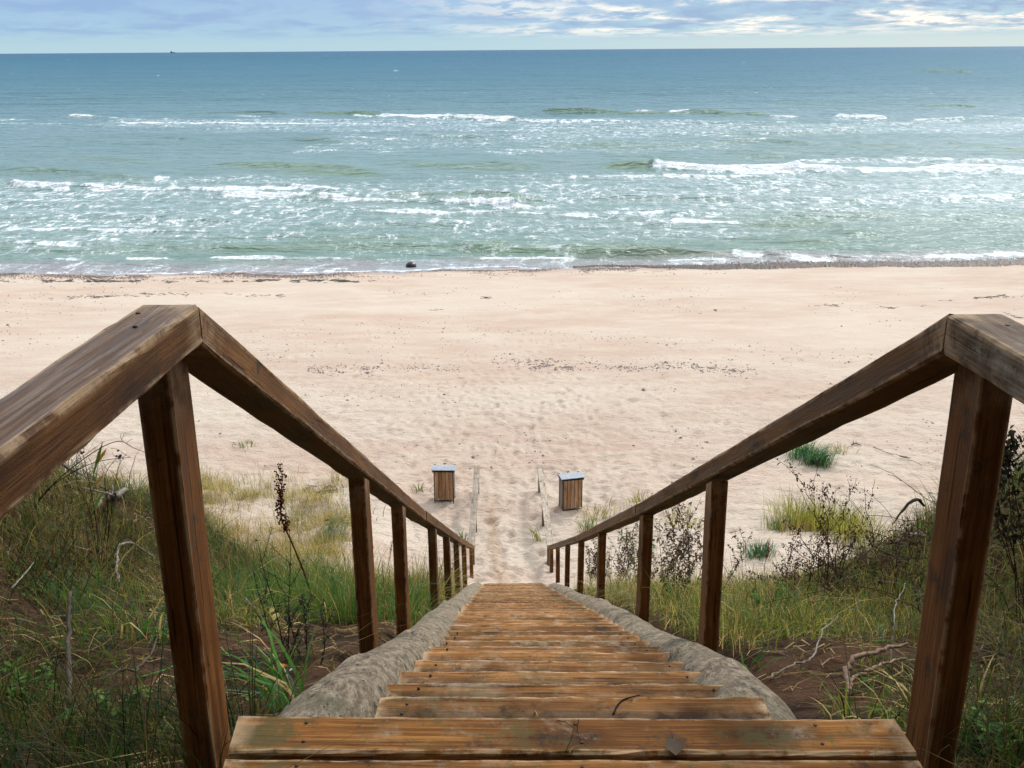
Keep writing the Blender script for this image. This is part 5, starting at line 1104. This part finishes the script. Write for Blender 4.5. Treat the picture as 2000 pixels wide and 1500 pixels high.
X, Y = clump_line([(85, 584, 300, 575, 1), (300, 575, 470, 577, .3), (480, 578, 560, 575, .25), (940, 582, 960, 580, .1), (1830, 590, 1860, 588, .12), (1900, 582, 2000, 577, .8), (1570, 600, 1600, 600, .08), (1600, 596, 1660, 600, .25), (1720, 600, 1760, 600, .1), (1800, 598, 1850, 596, .16), (1450, 601, 1456, 602, .04), (1395, 606, 1400, 606, .03), (840, 604, 900, 606, .1), (1960, 612, 2000, 622, .2)], 150, 1.6, .0, 611); wrack(X, Y, 'seaweed_scraps', 'scattered dark seaweed scraps on the mid beach', .16)
X, Y = clump_line([(1030, 712, 1120, 716, 1.3), (960, 708, 1230, 716, .8), (1210, 716, 1400, 714, .9), (1350, 714, 1480, 732, .6), (600, 722, 740, 722, .7), (740, 712, 900, 722, .35), (0, 690, 2000, 712, .4), (880, 640, 1750, 700, .5)], 620, 5.5, -.15, 621)
n = 5200; px = rng.uniform(-100, 2100, n); py = 560 + 360 * rng.random(n) ** 1.2; k = (vn(px * .006, py * .03, 631) + .5 * vn(px * .03, py * .1, 632)) > .12; X2, Y2 = beach_xy(px[k], py[k])
X = np.concatenate([X, X2]); Y = np.concatenate([Y, Y2]); k = Y > 17; X, Y = X[k], Y[k]; stones(X, Y, rng.gamma(3, .006, len(X)) + .010 + .0004 * (Y - 17), pcol(len(X)), 'pebbles', 'small dark pebbles strewn in patches over the pale sand', 'pebbles', .55)
# unseen foliage added behind and beside the viewpoint to block sky light
random.seed(71); r7 = np.random.default_rng(71); n = 90000; cx_ = np.concatenate([r7.uniform(-20, 20, 46), r7.uniform(-11, -5.5, 12), r7.uniform(5.5, 11, 12)]); cy_ = np.concatenate([r7.uniform(-11, -5.5, 46), r7.uniform(-5, .5, 24)]); ch = np.concatenate([r7.uniform(9, 15, 46), r7.uniform(3, 6, 24)]); ci = r7.integers(0, 70, n); th = r7.uniform(0, 6.28, n); hh = r7.random(n) ** .8; rad = (1.9 - 1.2 * hh) * np.sqrt(r7.random(n)) * 1.2
X = cx_[ci] + rad * np.cos(th); Y = cy_[ci] + rad * np.sin(th); Z = ground(cx_[ci], cy_[ci]) + .2 + hh * ch[ci]
d = r7.normal(0, 1, (n, 3)); d /= np.linalg.norm(d, axis=1)[:, None]; e = np.cross(d, r7.normal(0, 1, (n, 3))); e /= np.linalg.norm(e, axis=1)[:, None]; s_ = r7.uniform(.14, .34, n)[:, None]; P = np.c_[X, Y, Z]
V = np.stack([P - d * s_, P + e * s_ * .4, P + d * s_, P - e * s_ * .4], 1).reshape(-1, 3); me = np_mesh('added_shade_thicket', V, np.arange(n * 4).reshape(-1, 4)); C = np.array((.028, .05, .02)) * r7.uniform(.6, 1.5, (n, 1)); attr(me, 'col', np.repeat(C, 4, 0), 'FLOAT_COLOR')
tag(link('added_shade_thicket', me, M['leaf']), 'added dark foliage out of view behind the landing, blocking sky light', 'thicket', kind='stuff')
